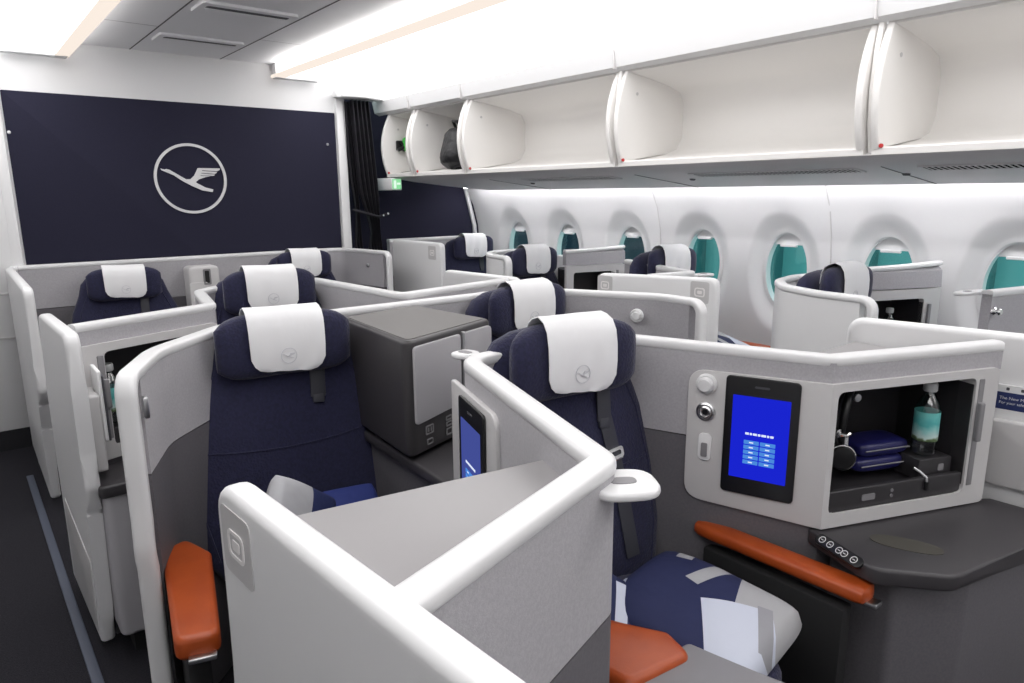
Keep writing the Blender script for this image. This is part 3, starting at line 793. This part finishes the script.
# control and screen panel
pa = fillet([(.165, .712), (LA+.0155, .700), (LA+.0155, 1.108), (.165, 1.104)], [.055, 0, 0, .05], 7)
cp = link('control_panel', prism(pa, mA, .018, .034, .001), 'panel', t)
screen(t, mA, .372, .930, .198, .344, True, .034)
def knobpart(nm, u, v, prof, m, par): return link(nm, lathe(prof, mA @ Matrix.Translation((u, v, .034)), 28), m, par)
kn = knobpart('reading_lamp', .218, 1.066, [(.030, 0), (.030, .006), (.026, .010), (.022, .010), (.021, .022), (.017, .026), (0, .026)], 'cap', cp)
kn = knobpart('jack_ring', .219, .984, [(.027, 0), (.027, .005), (.022, .008), (.019, .004), (.018, .010), (.014, .013), (.010, .008), (0, .008)], 'metal', cp)
knobpart('jack_hole', .219, .984, [(.0085, .008), (.0085, .0088), (0, .0088)], 'black', kn)
sw = link('switch_plate', prism(rrect(.038, .082, .014, 6, .221, .878), mA, .034, .039, .0015), 'white', cp)
link('switch', prism(rrect(.018, .042, .004, 4, .221, .870), mA, .039, .043, .001), 'mid', sw)
# niche on the return wall
niche(t, mB, -.016, .562, .700, 1.108, .004, .480, .740, 1.085, wo=.022, edge=.012)
sd = link('sliding_door', prism(rrect(.020, .32, .003, 2, .499, .92), mB, .010, .036, .002), 'mid', t)
link('door_handle', prism(rrect(.018, .115, .004, 3, .497, .955), mB, .036, .050, .004), 'mid', sd)
link('hook', mrg(tube([(mB @ Vector((.052, .955, .0))), (mB @ Vector((.062, .953, .012))), (mB @ Vector((.072, .960, .016)))], .006, 8), lathe([(.012, 0), (.012, .005), (0, .006)], mB @ Matrix.Translation((.05, .957, -.004)), 12)), 'chrome', t)
# foot-well covers behind both return walls
link('footwell_top', prism([(.345, .635), (.785, .775), (.842, .945), (.335, 1.027)], flatM(), 1.075, 1.10, .004), 'greytop', t)
link('footwell_top', prism([(1.815, .875), (2.30, .69), (2.34, 1.06), (1.735, 1.06)], flatM(), 1.085, 1.105, .004), 'greytop', t)
link('footwell_side', mrg(box(1.75, 2.30, 1.035, 1.05, .62, 1.09), box(.36, .80, .93, .94, .62, 1.075)), 'lower', t)
# screen panel on the outer left wall (for the seat behind)
mD = segM((1.03, 1.49), (.79, .745))
sp = link('screen_panel', prism(fillet([(-.02, .70), (.335, .70), (.335, 1.112), (-.02, 1.112)], [.01, .03, .04, .01]), mD, .015, .030, .004), 'panel', t)
screen(t, mD, .172, .925, .20, .342, False, .030)
# cocktail trays on the corners
def tray(t, cx, cy, z, ang, w=.13, d=.10):
    mt = Matrix.Translation((cx, cy, z)) @ Matrix.Rotation(ang, 4, 'Z')
    o = link('cocktail_tray', prism([(x, y) for x, y in superell(w/2, d/2, 3, 28)], mt, -.015, 0, .006, 4), 'cap', t)
    link('tray_pad', prism([(x, y) for x, y in superell(.022, .013, 3, 18)], mt, -.0005, .0012), 'mid', o)
    link('tray_bracket', xf(box(-w/2-.03, -w/2+.012, -.018, .018, -.022, .002, .006), mt), 'cap', o)
    return o
tray(t, .803, .713, 1.142, R_(-32), .115, .105)
tray(t, 1.10, 1.580, 1.162, R_(100), .07, .075)
# side table with controls
tb = link('side_table', prism(fillet([(1.738, .870), (1.80, .842), (2.29, .655), (2.34, .62), (2.345, .385), (2.07, .45), (1.77, .515), (1.655, .655)], [.015, 0, .02, .01, .03, 0, .07, .06], 7), flatM(), .650, .695, .014, 4), 'table', t)
link('wireless_pad', xf(prism([(x, y) for x, y in superell(.085, .036, 2.4, 36)], Matrix(), 0, .0015), Matrix.Translation((1.845, .655, .695)) @ Matrix.Rotation(R_(-68), 4, 'Z')), 'olive', tb)
u_ = Vector((1.655-1.738, .655-.870, 0)).normalized(); o_ = Vector((u_.y, -u_.x, 0)); n_ = (o_*.62+Vector((0, 0, .78))).normalized(); v_ = n_.cross(u_)
cmx = Matrix.Identity(4)
for k in range(3): cmx[k][0] = u_[k]; cmx[k][1] = v_[k]; cmx[k][2] = n_[k]; cmx[k][3] = (Vector((1.6965, .757, .686))+o_*.002)[k]
ctl = link('control_strip', prism(rrect(.158, .032, .013, 5), cmx, -.004, .006, .002), 'black', tb)
icons = bmesh.new()
circ = lambda k, r: [(k+r*math.cos(i*PI/10), r*math.sin(i*PI/10)) for i in range(20)]
for k in (-.056, -.028, .004, .022, .054):
    icons = mrg(icons, frame(circ(k, .0098), circ(k, .0080), cmx, .006, .0068), xf(box(k-.0042, k+.0042, -.0009, .0009, .006, .0068), cmx))
link('button_symbol', icons, 'text', ctl)
link('pedestal', mrg(prism(fillet([(1.77, .83), (2.30, .64), (2.32, .45), (1.90, .52), (1.76, .64)], .03), flatM(), .03, .652, .006)), 'lower', t)
link('leg_console', prism(fillet([(.84, .845), (1.185, .845), (1.235, .60), (1.20, .30), (.84, .30)], .02), flatM(), .03, .605, .01), 'mid', t)
link('rear_wall_lower', prism([(1.70, 1.02), (1.73, 1.02), (1.79, .86), (1.76, .84)], flatM(), .03, .70), 'lower', t)

# ---- row three: the pair suite (its wall runs behind both seats and wraps forward at the aisles)
pP3 = fillet([(.308, 1.905), (.41, 2.13), (.70, 2.41), (1.05, 2.43), (1.90, 2.43), (2.10, 2.33), (2.335, 1.90), (2.33, 1.72)], [0, .3, .25, 0, .2, .25, .2, 0], 9, False)
t = suite('seat_suite', pP3, (1.3, 2.43, 0), 'grey suite wall with white capping wrapping around the large left seat and the cabinet', ['start', 'end'], group='paired seat suites', cat='seat suite')
mG = segM((2.335, 1.88), (2.33, 1.72))
rl = link('reading_lamp', lathe([(.030, 0), (.030, .010), (.024, .016), (.021, .012), (.016, .020), (0, .022)], Matrix.Translation((2.262, 1.955, 1.085)) @ Matrix.Rotation(R_(20), 4, 'Z') @ Matrix.Rotation(-PI/2, 4, 'Y'), 26), 'cap', t)
link('door_catch', box(.322, .334, 1.85, 1.875, 1.06, 1.115, .003), 'metal', t)
link('aisle_skirt', prism([(0, .05), (.20, .05), (.20, .86), (.02, .86)], segM((.285, 1.86), (.36, 2.07)), -.02, .012), 'fabric', t)

# cabinet between the pair
cb = thing('centre_cabinet', (1.25, 2.1, .72), 'anthracite storage cabinet with two light grey doors beside the large seat', 'cabinet')
cm = segM((1.03, 1.79), (1.47, 1.95)); CW = .468
bd = prism(fillet([(1.03, 1.79), (1.47, 1.95), (1.43, 2.395), (1.075, 2.325)], .028, 6), flatM(), .79, 1.165, .014, 4)
link('body', bd, 'box', cb)
link('top_panel', prism(fillet([(1.05, 1.815), (1.452, 1.962), (1.415, 2.378), (1.092, 2.312)], .02, 5), flatM(), 1.163, 1.167), 'boxtop', cb)
d = link('door', prism(fillet([(.030, .895), (.275, .905), (.275, 1.145), (.030, 1.145)], .014, 5), cm, -.003, .008, .003), 'door', cb)
d = link('door', prism(fillet([(.298, .90), (CW-.008, .90), (CW-.008, 1.145), (.298, 1.145)], [.004, .01, .022, .004], 5), cm, -.003, .010, .003), 'door', cb)
link('divider_strip', prism(rrect(.012, .37, .003, 3, .287, .965), cm, -.002, .016, .003), 'metal', cb)
ss = bmesh.new()
for (u, v, w, h) in ((.10, .862, .040, .030), (.10, .822, .030, .020), (.205, .872, .034, .016), (.205, .852, .034, .016), (.205, .825, .034, .024)):
    ss = mrg(ss, frame(rrect(w, h, .004, 3, u, v), rrect(w-.008, h-.008, .003, 3, u, v), cm, .0, .003))
for du in (-.007, .007): ss = mrg(ss, prism(rrect(.006, .014, .002, 3, .10+du, .862), cm, .0, .003))
link('socket', ss, 'mid', cb)
low = thing('low_console', (1.2, 2.0, 0), 'low dark console under the anthracite cabinet', 'console')
link('top', prism(fillet([(1.03, 1.48), (1.42, 1.56), (1.56, 2.38), (1.08, 2.38)], .03), flatM(), .735, .775, .01), 'table', low)
link('body', prism(fillet([(1.06, 1.54), (1.38, 1.60), (1.52, 2.38), (1.10, 2.38)], .03), flatM(), 0, .736), 'lower', low)

# ---- row two: the single centre suite behind the cabinet
pC2 = fillet([(.285, 2.72), (.786, 2.91), (.865, 3.36), (1.02, 3.50), (1.46, 3.50), (1.516, 2.655), (2.19, 2.776)], [0, .04, .10, .10, .08, .04, 0], 7, False)
t = suite('seat_suite', pC2, (1.2, 3.0, 0), 'grey suite wall with white capping and storage niche behind the large foreground seat', group='centre seat suites', cat='seat suite', solid=fillet([(.795, 2.95), (.865, 3.36), (1.02, 3.50), (1.46, 3.50), (1.516, 2.655), (2.19, 2.776)], [0, .10, .10, .08, .04, 0], 7, False), nic=[(.285, 2.72), (.79, 2.912)])
m2 = segM((.285, 2.72), (.786, 2.91))
niche(t, m2, .0, .535, .69, 1.105, .075, .50, .735, 1.075, depth=.20)
sd = link('sliding_door', prism(rrect(.022, .30, .003, 2, .060, .915), m2, .030, .042, .002), 'mid', t)
link('door_handle', prism(rrect(.018, .105, .004, 3, .064, .93), m2, .042, .056, .004), 'mid', sd)
tray(t, 1.60, 2.615, 1.125, R_(10), .15, .08)
link('side_table', prism(fillet([(.275, 2.695), (.77, 2.88), (.83, 2.62), (.75, 2.50), (.275, 2.50)], [.01, .02, .05, .08, .02], 5), flatM(), .625, .668, .012), 'table', t)
link('pedestal', prism(fillet([(.285, 2.70), (.75, 2.80), (.76, 2.58), (.70, 2.515), (.285, 2.515)], .03), flatM(), .10, .627, .03, 5), 'door', t)
link('pedestal_foot', box(.33, .66, 2.58, 2.76, 0, .10), 'matblack', t)

# ---- row one: the pair suite against the navy wall
pP1 = fillet([(.285, 5.20), (.30, 5.345), (1.4, 5.345), (2.50, 5.345), (2.60, 4.78)], [0, .03, 0, .16, 0], 8, False)
t = suite('seat_suite', pP1, (1.4, 5.345, 0), 'grey suite wall with white capping running along the foot of the navy wall', ['end'], group='paired seat suites', cat='seat suite')
link('door_catch', mrg(lathe([(.016, 0), (.016, .008), (.008, .014), (0, .014)], Matrix.Translation((2.545, 4.96, 1.06)) @ Matrix.Rotation(-PI/2, 4, 'Y'), 14)), 'metal', t)
ck = thing('console_locker', (1.37, 5.2, .4), 'rounded pale grey locker with a dark slot under the navy wall', 'locker')
link('body', prism(rrect(.205, .66, .03, 6, 1.368, .79), segM((0, 5.13), (1, 5.13)), -.15, 0, .018, 4), 'panel', ck)
link('slot', prism(rrect(.030, .085, .004, 3, 1.385, 1.045), segM((0, 5.13), (1, 5.13)), -.002, .003), 'matblack', ck)
link('slot_frame', frame(rrect(.05, .11, .008, 4, 1.385, 1.045), rrect(.030, .085, .004, 4, 1.385, 1.045), segM((0, 5.13), (1, 5.13)), -.002, .006), 'mid', ck)
link('door', prism(rrect(.12, .5, .012, 4, 1.325, .76), segM((0, 5.13), (1, 5.13)), -.002, .005, .002), 'panel', ck)

# ---- aisle-side privacy panels
def aisle_panel(name, a, b, prof, label, th=.046, sign=None, bev=.020, group='aisle side privacy panels', m='white'):
    mt = segM(a, b)
    t = thing(name, (a[0], a[1], 0), label, 'privacy panel', group)
    t['kind'] = 'thing'
    link('panel', prism(fillet(prof[0], prof[1], 6), mt, -th/2, th/2, bev, 4), m, t)
    if sign:
        for (u, v, side) in sign:
            ms = mt if side > 0 else mt @ Matrix(((-1, 0, 0, 0), (0, 1, 0, 0), (0, 0, -1, 0), (0, 0, 0, 1)))
            uu = u if side > 0 else -u
            p = link('sign_plate', prism(rrect(.105, .105, .012, 4, uu, v), ms, th/2-.001, th/2+.0015), 'panel', t)
            link('sign_symbol', mrg(frame(rrect(.058, .044, .012, 5, uu, v), rrect(.046, .032, .008, 5, uu, v), ms, th/2+.001, th/2+.003), prism(rrect(.026, .016, .004, 3, uu, v), ms, th/2+.001, th/2+.003)), 'signlit', p)
    return t
# nearest, left aisle: u runs away from the camera
La, Lb = (.335, .25), (.284, 1.045)
def prof_back(L, wav=True):
    return [(0, .03), (L+.02, .03), (L-.01, .30), (L-.045, .56), (L-.0, .68), (L, .80), (L, T+.003), (0, T+.003)]
L = .797
aisle_panel('aisle_divider', La, Lb, ([(0, .04), (L, .04), (L, .80), (L, T+.004), (0, T+.004)], [.02, .05, .2, .055, .02]), 'nearest white privacy panel with a square seat sign, at the bottom left centre', sign=[(L-.078, 1.105, -1)])
# right aisle of the same row, carries the literature pocket
Ra, Rb = (2.365, 1.10), (2.46, .25)
ap = aisle_panel('aisle_divider', Ra, Rb, ([(0, .04), (.85, .04), (.85, T+.012), (0, T+.004)], [.03, .03, .03, .06]), 'white privacy panel right of the bottle niche, with booklet pocket')
mR = segM(Ra, Rb)
# (face towards the seat is the right-hand face of this direction)
pk = link('literature_pocket', prism(fillet([(.440, .725), (.75, .725), (.75, .932), (.440, .932)], [.03, .02, .02, .025], 6), mR, .020, .050, .008), 'panel', ap)
link('pocket_slot', prism(rrect(.06, .004, .0015, 2, .60, .80), mR, .050, .0515), 'ink', pk)
bk_ = thing('safety_booklet', (2.40, .5, .9), 'white booklet with a dark blue band standing in the grey pocket', 'booklet')
link('cover', prism([(.450, .80), (.72, .80), (.72, 1.036), (.450, 1.036)], mR, .026, .034), 'paper', bk_, smooth=False)
link('blue_band', prism([(.450, .962), (.72, .962), (.72, 1.014), (.450, 1.014)], mR, .034, .0345), 'paperblue', bk_, smooth=False)
textmesh('The New Momentum', .0125, mR @ Matrix.Translation((.457, .993, .0348)), 'text', bk_)
textmesh('For your safety', .0115, mR @ Matrix.Translation((.457, .979, .0348)), 'text', bk_)
pc = bmesh.new()
for u, w in ((.545, .008), (.582, .010), (.596, .008), (.608, .006), (.64, .008), (.66, .01)): pc = mrg(pc, prism(rrect(w, .009, .002, 2, u-.07, 1.025), mR, .034, .0346))
link('pictogram', pc, 'ink', bk_, smooth=False)

# row two, left aisle (wavy front edge)
def wavy(L, top):
    return ([(0, .36), (.10, .10), (L-.05, .03), (L, .03), (L-.03, .22), (L-.065, .42), (L-.115, .60), (L-.15, .70), (L-.13, .80), (L-.13, top), (0, top)], [.02, .03, .02, .02, .1, .1, .06, .06, .1, .05, .04])
L2 = .70
p2 = aisle_panel('aisle_divider', (.245, 3.22), (.262, 2.52), ([(0, .05), (.57, .03), (.598, .17), (.628, .38), (.66, .565), (.708, .665), (.692, .78), (.70, 1.0), (.70, T+.004), (.10, T-.005), (.06, .9), (.02, .55)], [.02, .02, .1, .1, .08, .06, .1, .1, .05, .05, .1, .1]), 'white wavy edged privacy panel at the left aisle, behind the large left seat')
m3 = segM((.245, 3.22), (.262, 2.52))
link('kick_panel', prism(fillet([(.08, .08), (.535, .06), (.59, .36), (.10, .44)], .02), m3, .020, .026, .002), 'panel', p2)
pkt = link('literature_pocket', prism(fillet([(.50, .70), (.665, .70), (.665, .965), (.50, .965)], .012), m3, -.058, -.023, .006), 'panel', p2)
t = thing('magazine', (.30, 2.6, .8), 'white magazine edge sticking out of the pocket on the left aisle panel', 'magazine')
link('pages', prism(fillet([(.53, .80), (.655, .80), (.65, 1.04), (.54, 1.045)], .008), m3, -.072, -.060, .003), 'paper', t)
link('cover', prism(fillet([(.54, .80), (.66, .80), (.652, 1.025), (.55, 1.03)], .008), m3, -.078, -.0725, .001), 'ink', t)
# row one, left aisle
p1 = aisle_panel('aisle_divider', (.27, 5.18), (.262, 3.98), ([(.35, .05), (1.02, .05), (1.06, .25), (1.11, .46), (1.18, .60), (1.25, .68), (1.235, .80), (1.24, T+.004), (.0, T+.004), (0, .05)], [.02, .02, .1, .1, .08, .06, .1, .05, .02, .02]), 'white privacy panel at the far left, beside the seat left below the emblem')
# right aisle, centre suite of row two
aisle_panel('aisle_divider', (2.17, 3.30), (2.235, 2.70), ([(0, .05), (.60, .05), (.60, T+.004), (0, T+.004)], [.02, .02, .06, .05]), 'white privacy panel beyond the seat right of the cabinet')
# window side of the right aisle
aisle_panel('aisle_divider', (2.80, 2.70), (2.84, 1.95), ([(0, .05), (.75, .05), (.75, T+.02), (0, T-.012)], [.02, .02, .05, .05]), 'white privacy panel with two seat signs, across the right aisle', sign=[(.06, 1.105, 1), (.66, 1.125, 1)])
aisle_panel('aisle_divider', (2.93, 5.22), (2.95, 4.50), ([(0, .05), (.72, .05), (.72, 1.235), (0, 1.235)], [.02, .02, .05, .05]), 'white privacy panel with a small sign, just right of the curtain', sign=[(.60, 1.155, 1)])

# ---- window side suites
t = suite('seat_suite', fillet([(3.0, 5.45), (4.0, 5.45)], 0, closed=False), (3.5, 5.45, 0), 'grey suite wall at the foot of the dark wall beside the curtain', top=1.22, group='window seat suites', cat='seat suite')
def round_shell(x, y, s, label, hgt=T, full=True):
    pts = [(x-.36, y-.26), (x-.345, y-.06), (x-.26, y+.15), (x-.10, y+.27), (x+.13, y+.32), (x+.33, y+.28)] if full else [(x-.30, y-.10), (x-.28, y+.10), (x-.16, y+.28), (x+.02, y+.34), (x+.25, y+.32)]
    p = fillet(pts, [0]+[.25]*(len(pts)-2)+[0], 9, False)
    t = thing('seat_shell', (x, y, 0), label, 'seat shell', 'curved white seat shells')
    link('shell', wallstrip(p, .03, hgt-.03, .042), 'white', t)
    link('capping', capbm(p, hgt, ['start']), 'cap', t)
    return t
round_shell(3.26, 1.56, 1, 'large curved white seat shell in front of the window, right centre')
round_shell(3.30, 3.90, 1, 'small white seat shell wing left of the seat before the two dark windows', T, False)
def side_console(x0, y0, x1, y1, z, label, bottle=True):
    t = thing('storage_console', ((x0+x1)/2, y0, 0), label, 'storage console', 'storage consoles by the windows')
    mt = segM((x0, y0), (x1, y1)); Lc = math.hypot(x1-x0, y1-y0)
    niche(t, mt, 0, Lc, .60, z-.11, .06, Lc-.10, .74, z-.16, depth=.20, wo=.0, edge=.012)
    link('cladding', loft([[(mt @ Vector((u, v, w)))[:] for v, w in ((z-.105, .012), (z-.02+.0, .006), (z, -.02), (z-.01, -.05), (z-.105, -.05))] for u in [Lc*i/8 for i in range(9)]]), 'fabric', t)
    link('capping', sweep([(mt @ Vector((Lc*i/8, z-.004+.02*(i/8)**2, -.02)))[:] for i in range(9)], superell(.026, .013, 3, 14)), 'cap', t)
    link('base', prism([(0, .05), (Lc, .05), (Lc, .60), (0, .60)], mt, -.23, .01), 'white', t)
    link('door_edge', prism(rrect(.018, .26, .003, 2, Lc-.07, .90), mt, .012, .024, .002), 'mid', t)
    link('back_box', mt and prism([(0, .60), (Lc, .60), (Lc, z-.05), (0, z-.05)], mt, -.26, -.235), 'white', t)
    return t, mt, Lc
c1, mc1, Lc1 = side_console(3.50, 1.60, 3.97, 1.40, 1.22, 'pale console with bottle niche right of the curved white shell')
c2, mc2, Lc2 = side_console(3.52, 3.74, 4.0, 3.60, 1.185, 'pale console with an empty niche beside the seat before the two dark windows')
# seat c corner walls
pc_ = fillet([(2.87, 2.40), (3.16, 2.35), (3.42, 3.05)], [0, .03, 0], 6, False)
t = suite('seat_suite', pc_, (3.1, 2.4, 0), 'grey low wall corner behind the white panel with two signs', group='window seat suites', cat='seat suite')
tray(t, 3.24, 2.33, 1.16, R_(-10), .12, .08)
pe_ = fillet([(3.46, 1.03), (3.99, .93)], 0, closed=False)
t = suite('seat_suite', [(3.46, 1.03), (3.88, .93)], (3.7, 1., 0), 'grey suite wall with a chrome knob at the right edge of the photo', group='window seat suites', cat='seat suite', seam=.6)
tray(t, 3.44, 1.10, 1.17, R_(170), .16, .06)
link('knob', lathe([(.020, 0), (.020, .008), (.012, .014), (.016, .028), (.010, .034), (0, .034)], segM((3.46, 1.03), (3.99, .90)) @ Matrix.Translation((.02, 1.09, .022)), 18), 'chrome', t)
# ================================================================== LOOSE THINGS
def make_bottle():
    r = thing('water_bottle', (0, 0, 0), '', 'bottle')
    k = .0335
    body = lathe([(0, .002), (.7*k, .0), (.95*k, .006), (k, .016), (.94*k, .030), (k, .042), (k, .125), (.97*k, .140), (.80*k, .160), (.50*k, .178), (.40*k, .184), (.40*k, .196), (0, .196)], n=28)
    link('body', body, 'pet', r)
    link('label', loft([[(1.012*k*math.cos(2*PI*i/28), 1.012*k*math.sin(2*PI*i/28), z) for i in range(28)] for z in (.046, .07, .095, .132)], False), 'label', r)
    link('cap', lathe([(0, .216), (.50*k, .216), (.56*k, .211), (.57*k, .194), (.50*k, .190), (0, .190)], n=24), 'capw', r)
    return r
bt0 = make_bottle()
def onB(u, v, w): return tuple(mB @ Vector((u, v, w)))
def put_bottle(o, loc, label):
    o.location = loc; o['label'] = label; o['group'] = 'water bottles in the niches'
put_bottle(bt0, onB(.392, .846, -.035), 'water bottle in the large niche on the right, teal label')
b2 = copy_tree(bt0); put_bottle(b2, tuple(m2 @ Vector((.118, .80, -.03))), 'water bottle in the niche left of the large foreground seat')
b3 = copy_tree(bt0); put_bottle(b3, tuple(mc1 @ Vector((.27, .79, -.06))), 'water bottle in the niche right of the curved white shell')
# stand the first bottle on the tray block behind the front tray
t = thing('bottle_shelf', onB(.39, .80, -.06), 'small dark shelf block under the bottle in the large niche', 'shelf')
link('block', prism(rrect(.12, .064, .004, 2, .40, .812), mB, -.15, .004, .003), 'dark', t)
link('port', prism(rrect(.02, .02, .003, 2, .42, .815), mB, .004, .006), 'mid', t)
# headphones
t = thing('headphones', onB(.13, .86, -.07), 'black over-ear headphones hanging in the large niche', 'headphones')
H = lambda u, v, w: tuple(mB @ Vector((u, v, w)))
link('headband', tube([H(.112, .885, -.055), H(.108, .93, -.055), H(.112, .985, -.055), H(.125, 1.03, -.06), H(.150, 1.052, -.08), H(.175, 1.04, -.12), H(.18, .99, -.15), H(.175, .93, -.16)], .010, 10, [.7, .9, 1.1, 1.2, 1.2, 1.2, 1, .8]), 'black', t)
ec = link('ear_cup', xf(lathe([(0, -.022), (.030, -.020), (.037, -.010), (.038, .006), (.032, .014), (0, .018)], n=26), mB @ Matrix.Translation((.105, .866, -.045)) @ Matrix.Rotation(R_(-25), 4, 'Y')), 'black', t)
link('trim_ring', xf(lathe([(.0385, .006), (.0395, .008), (.0385, .010), (.036, .0105), (.036, .006)], n=26), mB @ Matrix.Translation((.105, .866, -.045)) @ Matrix.Rotation(R_(-25), 4, 'Y')), 'chrome', ec)
link('ear_cup', xf(lathe([(0, -.022), (.030, -.020), (.037, -.010), (.038, .006), (.032, .014), (0, .018)], n=26), mB @ Matrix.Translation((.165, .872, -.13)) @ Matrix.Rotation(R_(-15), 4, 'Y')), 'black', t)
link('hinge', mrg(tube([H(.112, .89, -.04), H(.115, .93, -.045)], .008), lathe([(.011, 0), (.011, .006), (0, .007)], mB @ Matrix.Translation((.145, 1.035, -.05)), 14)), 'metal', t)
# amenity pouches
for i, (v, u0, u1) in enumerate(((.800, .17, .345), (.846, .18, .36))):
    b = cushion(u1-u0, .11, .045, 5, 30, 9)
    xf(b, mB @ Matrix.Translation(((u0+u1)/2, v+.0235, -.10)) @ Matrix(((1, 0, 0, 0), (0, 0, 1, 0), (0, -1, 0, 0), (0, 0, 0, 1))))
    t = thing('amenity_case', H((u0+u1)/2, v, -.10), ('navy case lying at the bottom of the large niche', 'navy case lying on another case in the large niche, with a pale zip')[i], 'case', 'navy cases in the large niche')
    link('body', soft(b), 'silverblue', t)
    link('zip', tube([H(u0+.012, v+.024, -.044), H((u0+u1)/2, v+.025, -.0425), H(u1-.012, v+.024, -.044)], .0022, 6), 'mid', t)
t = thing('cable', H(.33, .81, -.03), 'small pale charging lead hooked over the niche tray', 'cable')
link('lead', tube([H(.325, .822, .0), H(.338, .812, .012), H(.345, .80, .028), H(.345, .785, .030)], .004, 8), 'metal', t)
link('plug', tube([H(.345, .790, .030), H(.346, .765, .030)], .007, 8), 'black', t)
t = thing('amenity_case', tuple(mc1 @ Vector((.15, .79, -.08))), 'navy case in the niche right of the curved white shell', 'case')
link('body', xf(soft(cushion(.12, .09, .045, 5)), mc1 @ Matrix.Translation((.15, .815, -.08)) @ Matrix(((1, 0, 0, 0), (0, 0, 1, 0), (0, -1, 0, 0), (0, 0, 0, 1)))), 'silverblue', t)
link('zip', tube([tuple(mc1 @ Vector((u, .815, -.033))) for u in (.10, .15, .20)], .002, 6), 'mid', t)
# carton in the left niche
t = thing('snack_carton', tuple(m2 @ Vector((.20, .80, -.05))), 'small teal and white carton beside the bottle in the left niche', 'carton')
link('box', prism(rrect(.05, .10, .003, 2, .185, .845), m2, -.09, -.02, .002), 'label', t)
link('blue_label', prism(rrect(.045, .03, .002, 2, .185, .815), m2, -.02, -.018), 'lcd2', t)
# pillows
def pillow(w, d, h):
    n = 22; rows = []
    bm = bmesh.new(); up = []; dn = []
    for i in range(n+1):
        ru, rd = [], []
        for j in range(n+1):
            u, v = -1+2*i/n, -1+2*j/n
            e = max(0, (1-abs(u)**3.0))*max(0, (1-abs(v)**3.0)); k = e**.27
            cn = 1-.07*(u*v)**4; px = u*w/2*cn*(1-.02*(1-v*v)*abs(u)); py = v*d/2*cn*(1-.02*(1-u*u)*abs(v))
            wr = .10*math.sin(5*u+3*v)*k
            ru.append(bm.verts.new((px, py, h/2*(k+wr*.35)))); rd.append(bm.verts.new((px, py, -h/2*k)))
        up.append(ru); dn.append(rd)
    for g, fl in ((up, 0), (dn, 1)):
        for i in range(n):
            for j in range(n):
                q = (g[i][j], g[i+1][j], g[i+1][j+1], g[i][j+1]); bm.faces.new(q if not fl else q[::-1])
    bmesh.ops.remove_doubles(bm, verts=bm.verts, dist=1e-4)
    return bm
GREY, PALE = (.36, .36, .37), (.52, .55, .64)
M['pillow1'] = pillowmat('striped_pillow', (.009, .014, .065), [(.145, .10, .085, .13, .30, GREY), (.15, -.075, .085, .14, .55, PALE), (.165, .02, .018, .075, .45, (.27, .27, .29)), (-.125, .165, .022, .032, .2, GREY), (-.03, .11, .022, .065, -.28, GREY), (-.17, -.11, .012, .07, .35, PALE), (-.13, -.22, .05, .05, .6, GREY)])
def put_pillow(name, bm, m, loc, rot, label, cat='pillow', seam=True):
    t = thing(name, (0, 0, 0), label, cat)
    o = link('cover', bm, m, t, angle=80)
    t.location = loc; t.rotation_euler = rot
    return t
put_pillow('pillow', pillow(.42, .39, .15), 'pillow1', (1.335, .930, .545), (R_(3), R_(5), R_(-82)), 'navy pillow with grey and pale blocks lying on the centre seat')
M['pillow3'] = pillowmat('striped_blanket', (.009, .014, .065), [(.05, .02, .016, .09, .25, PALE)])
put_pillow('blanket', pillow(.26, .30, .12), 'pillow3', (1.115, 1.075, .57), (R_(8), R_(20), R_(-60)), 'folded navy blanket with a pale stripe, between the pillow and the grey corner wall', 'blanket')
M['pillow2'] = pillowmat('grey_corner_pillow', (.40, .40, .42), [(.10, .0, .10, .2, 0, (.012, .02, .09))])
put_pillow('pillow', pillow(.24, .24, .09), 'pillow2', (.665, 1.80, .685), (R_(62), R_(38), R_(10)), 'pale grey corner of a pillow on the large left seat')
t = put_pillow('blanket', pillow(.26, .20, .08), 'bluecloth', (.86, 1.93, .60), (R_(35), 0, R_(-10)), 'folded bright blue blanket on the large left seat', 'blanket')
put_pillow('pillow', pillow(.40, .40, .13), 'pillow1', (3.60, 2.36, .64), (R_(25), R_(-10), R_(40)), 'navy and grey pillow on the teal window seat')

# ================================================================== LIGHT, WORLD, CAMERA
w = bpy.data.worlds.new('World'); S.world = w; w.use_nodes = True
nt = w.node_tree; bgd = nt.nodes['Background']
bgd.inputs[0].default_value = (.62, .86, .86, 1); bgd.inputs[1].default_value = .75

cam = bpy.data.cameras.new('camera'); co = bpy.data.objects.new('camera', cam); COL.objects.link(co)
yaw, pitch, roll = math.radians(38.8), math.radians(12.0), math.radians(.4)
fw = Vector((math.sin(yaw)*math.cos(pitch), math.cos(yaw)*math.cos(pitch), -math.sin(pitch)))
rt = Vector((math.cos(yaw), -math.sin(yaw), 0)); up = rt.cross(fw)
r2 = rt*math.cos(roll)-up*math.sin(roll); u2 = rt*math.sin(roll)+up*math.cos(roll)
mw = Matrix.Identity(4)
for i in range(3): mw[i][0] = r2[i]; mw[i][1] = u2[i]; mw[i][2] = -fw[i]
mw[2][3] = 1.6
co.matrix_world = mw
cam.sensor_width = 36; cam.lens = 36*695/1024; cam.clip_start = .02
S.camera = co
S.view_settings.view_transform = 'Standard'; S.view_settings.look = 'None'
S.view_settings.exposure = 0.7; S.view_settings.gamma = 1.0; S.view_settings.use_curve_mapping = False
S.cycles.use_denoising = True
S.cycles.max_bounces = 10; S.cycles.diffuse_bounces = 6; S.cycles.transparent_max_bounces = 12
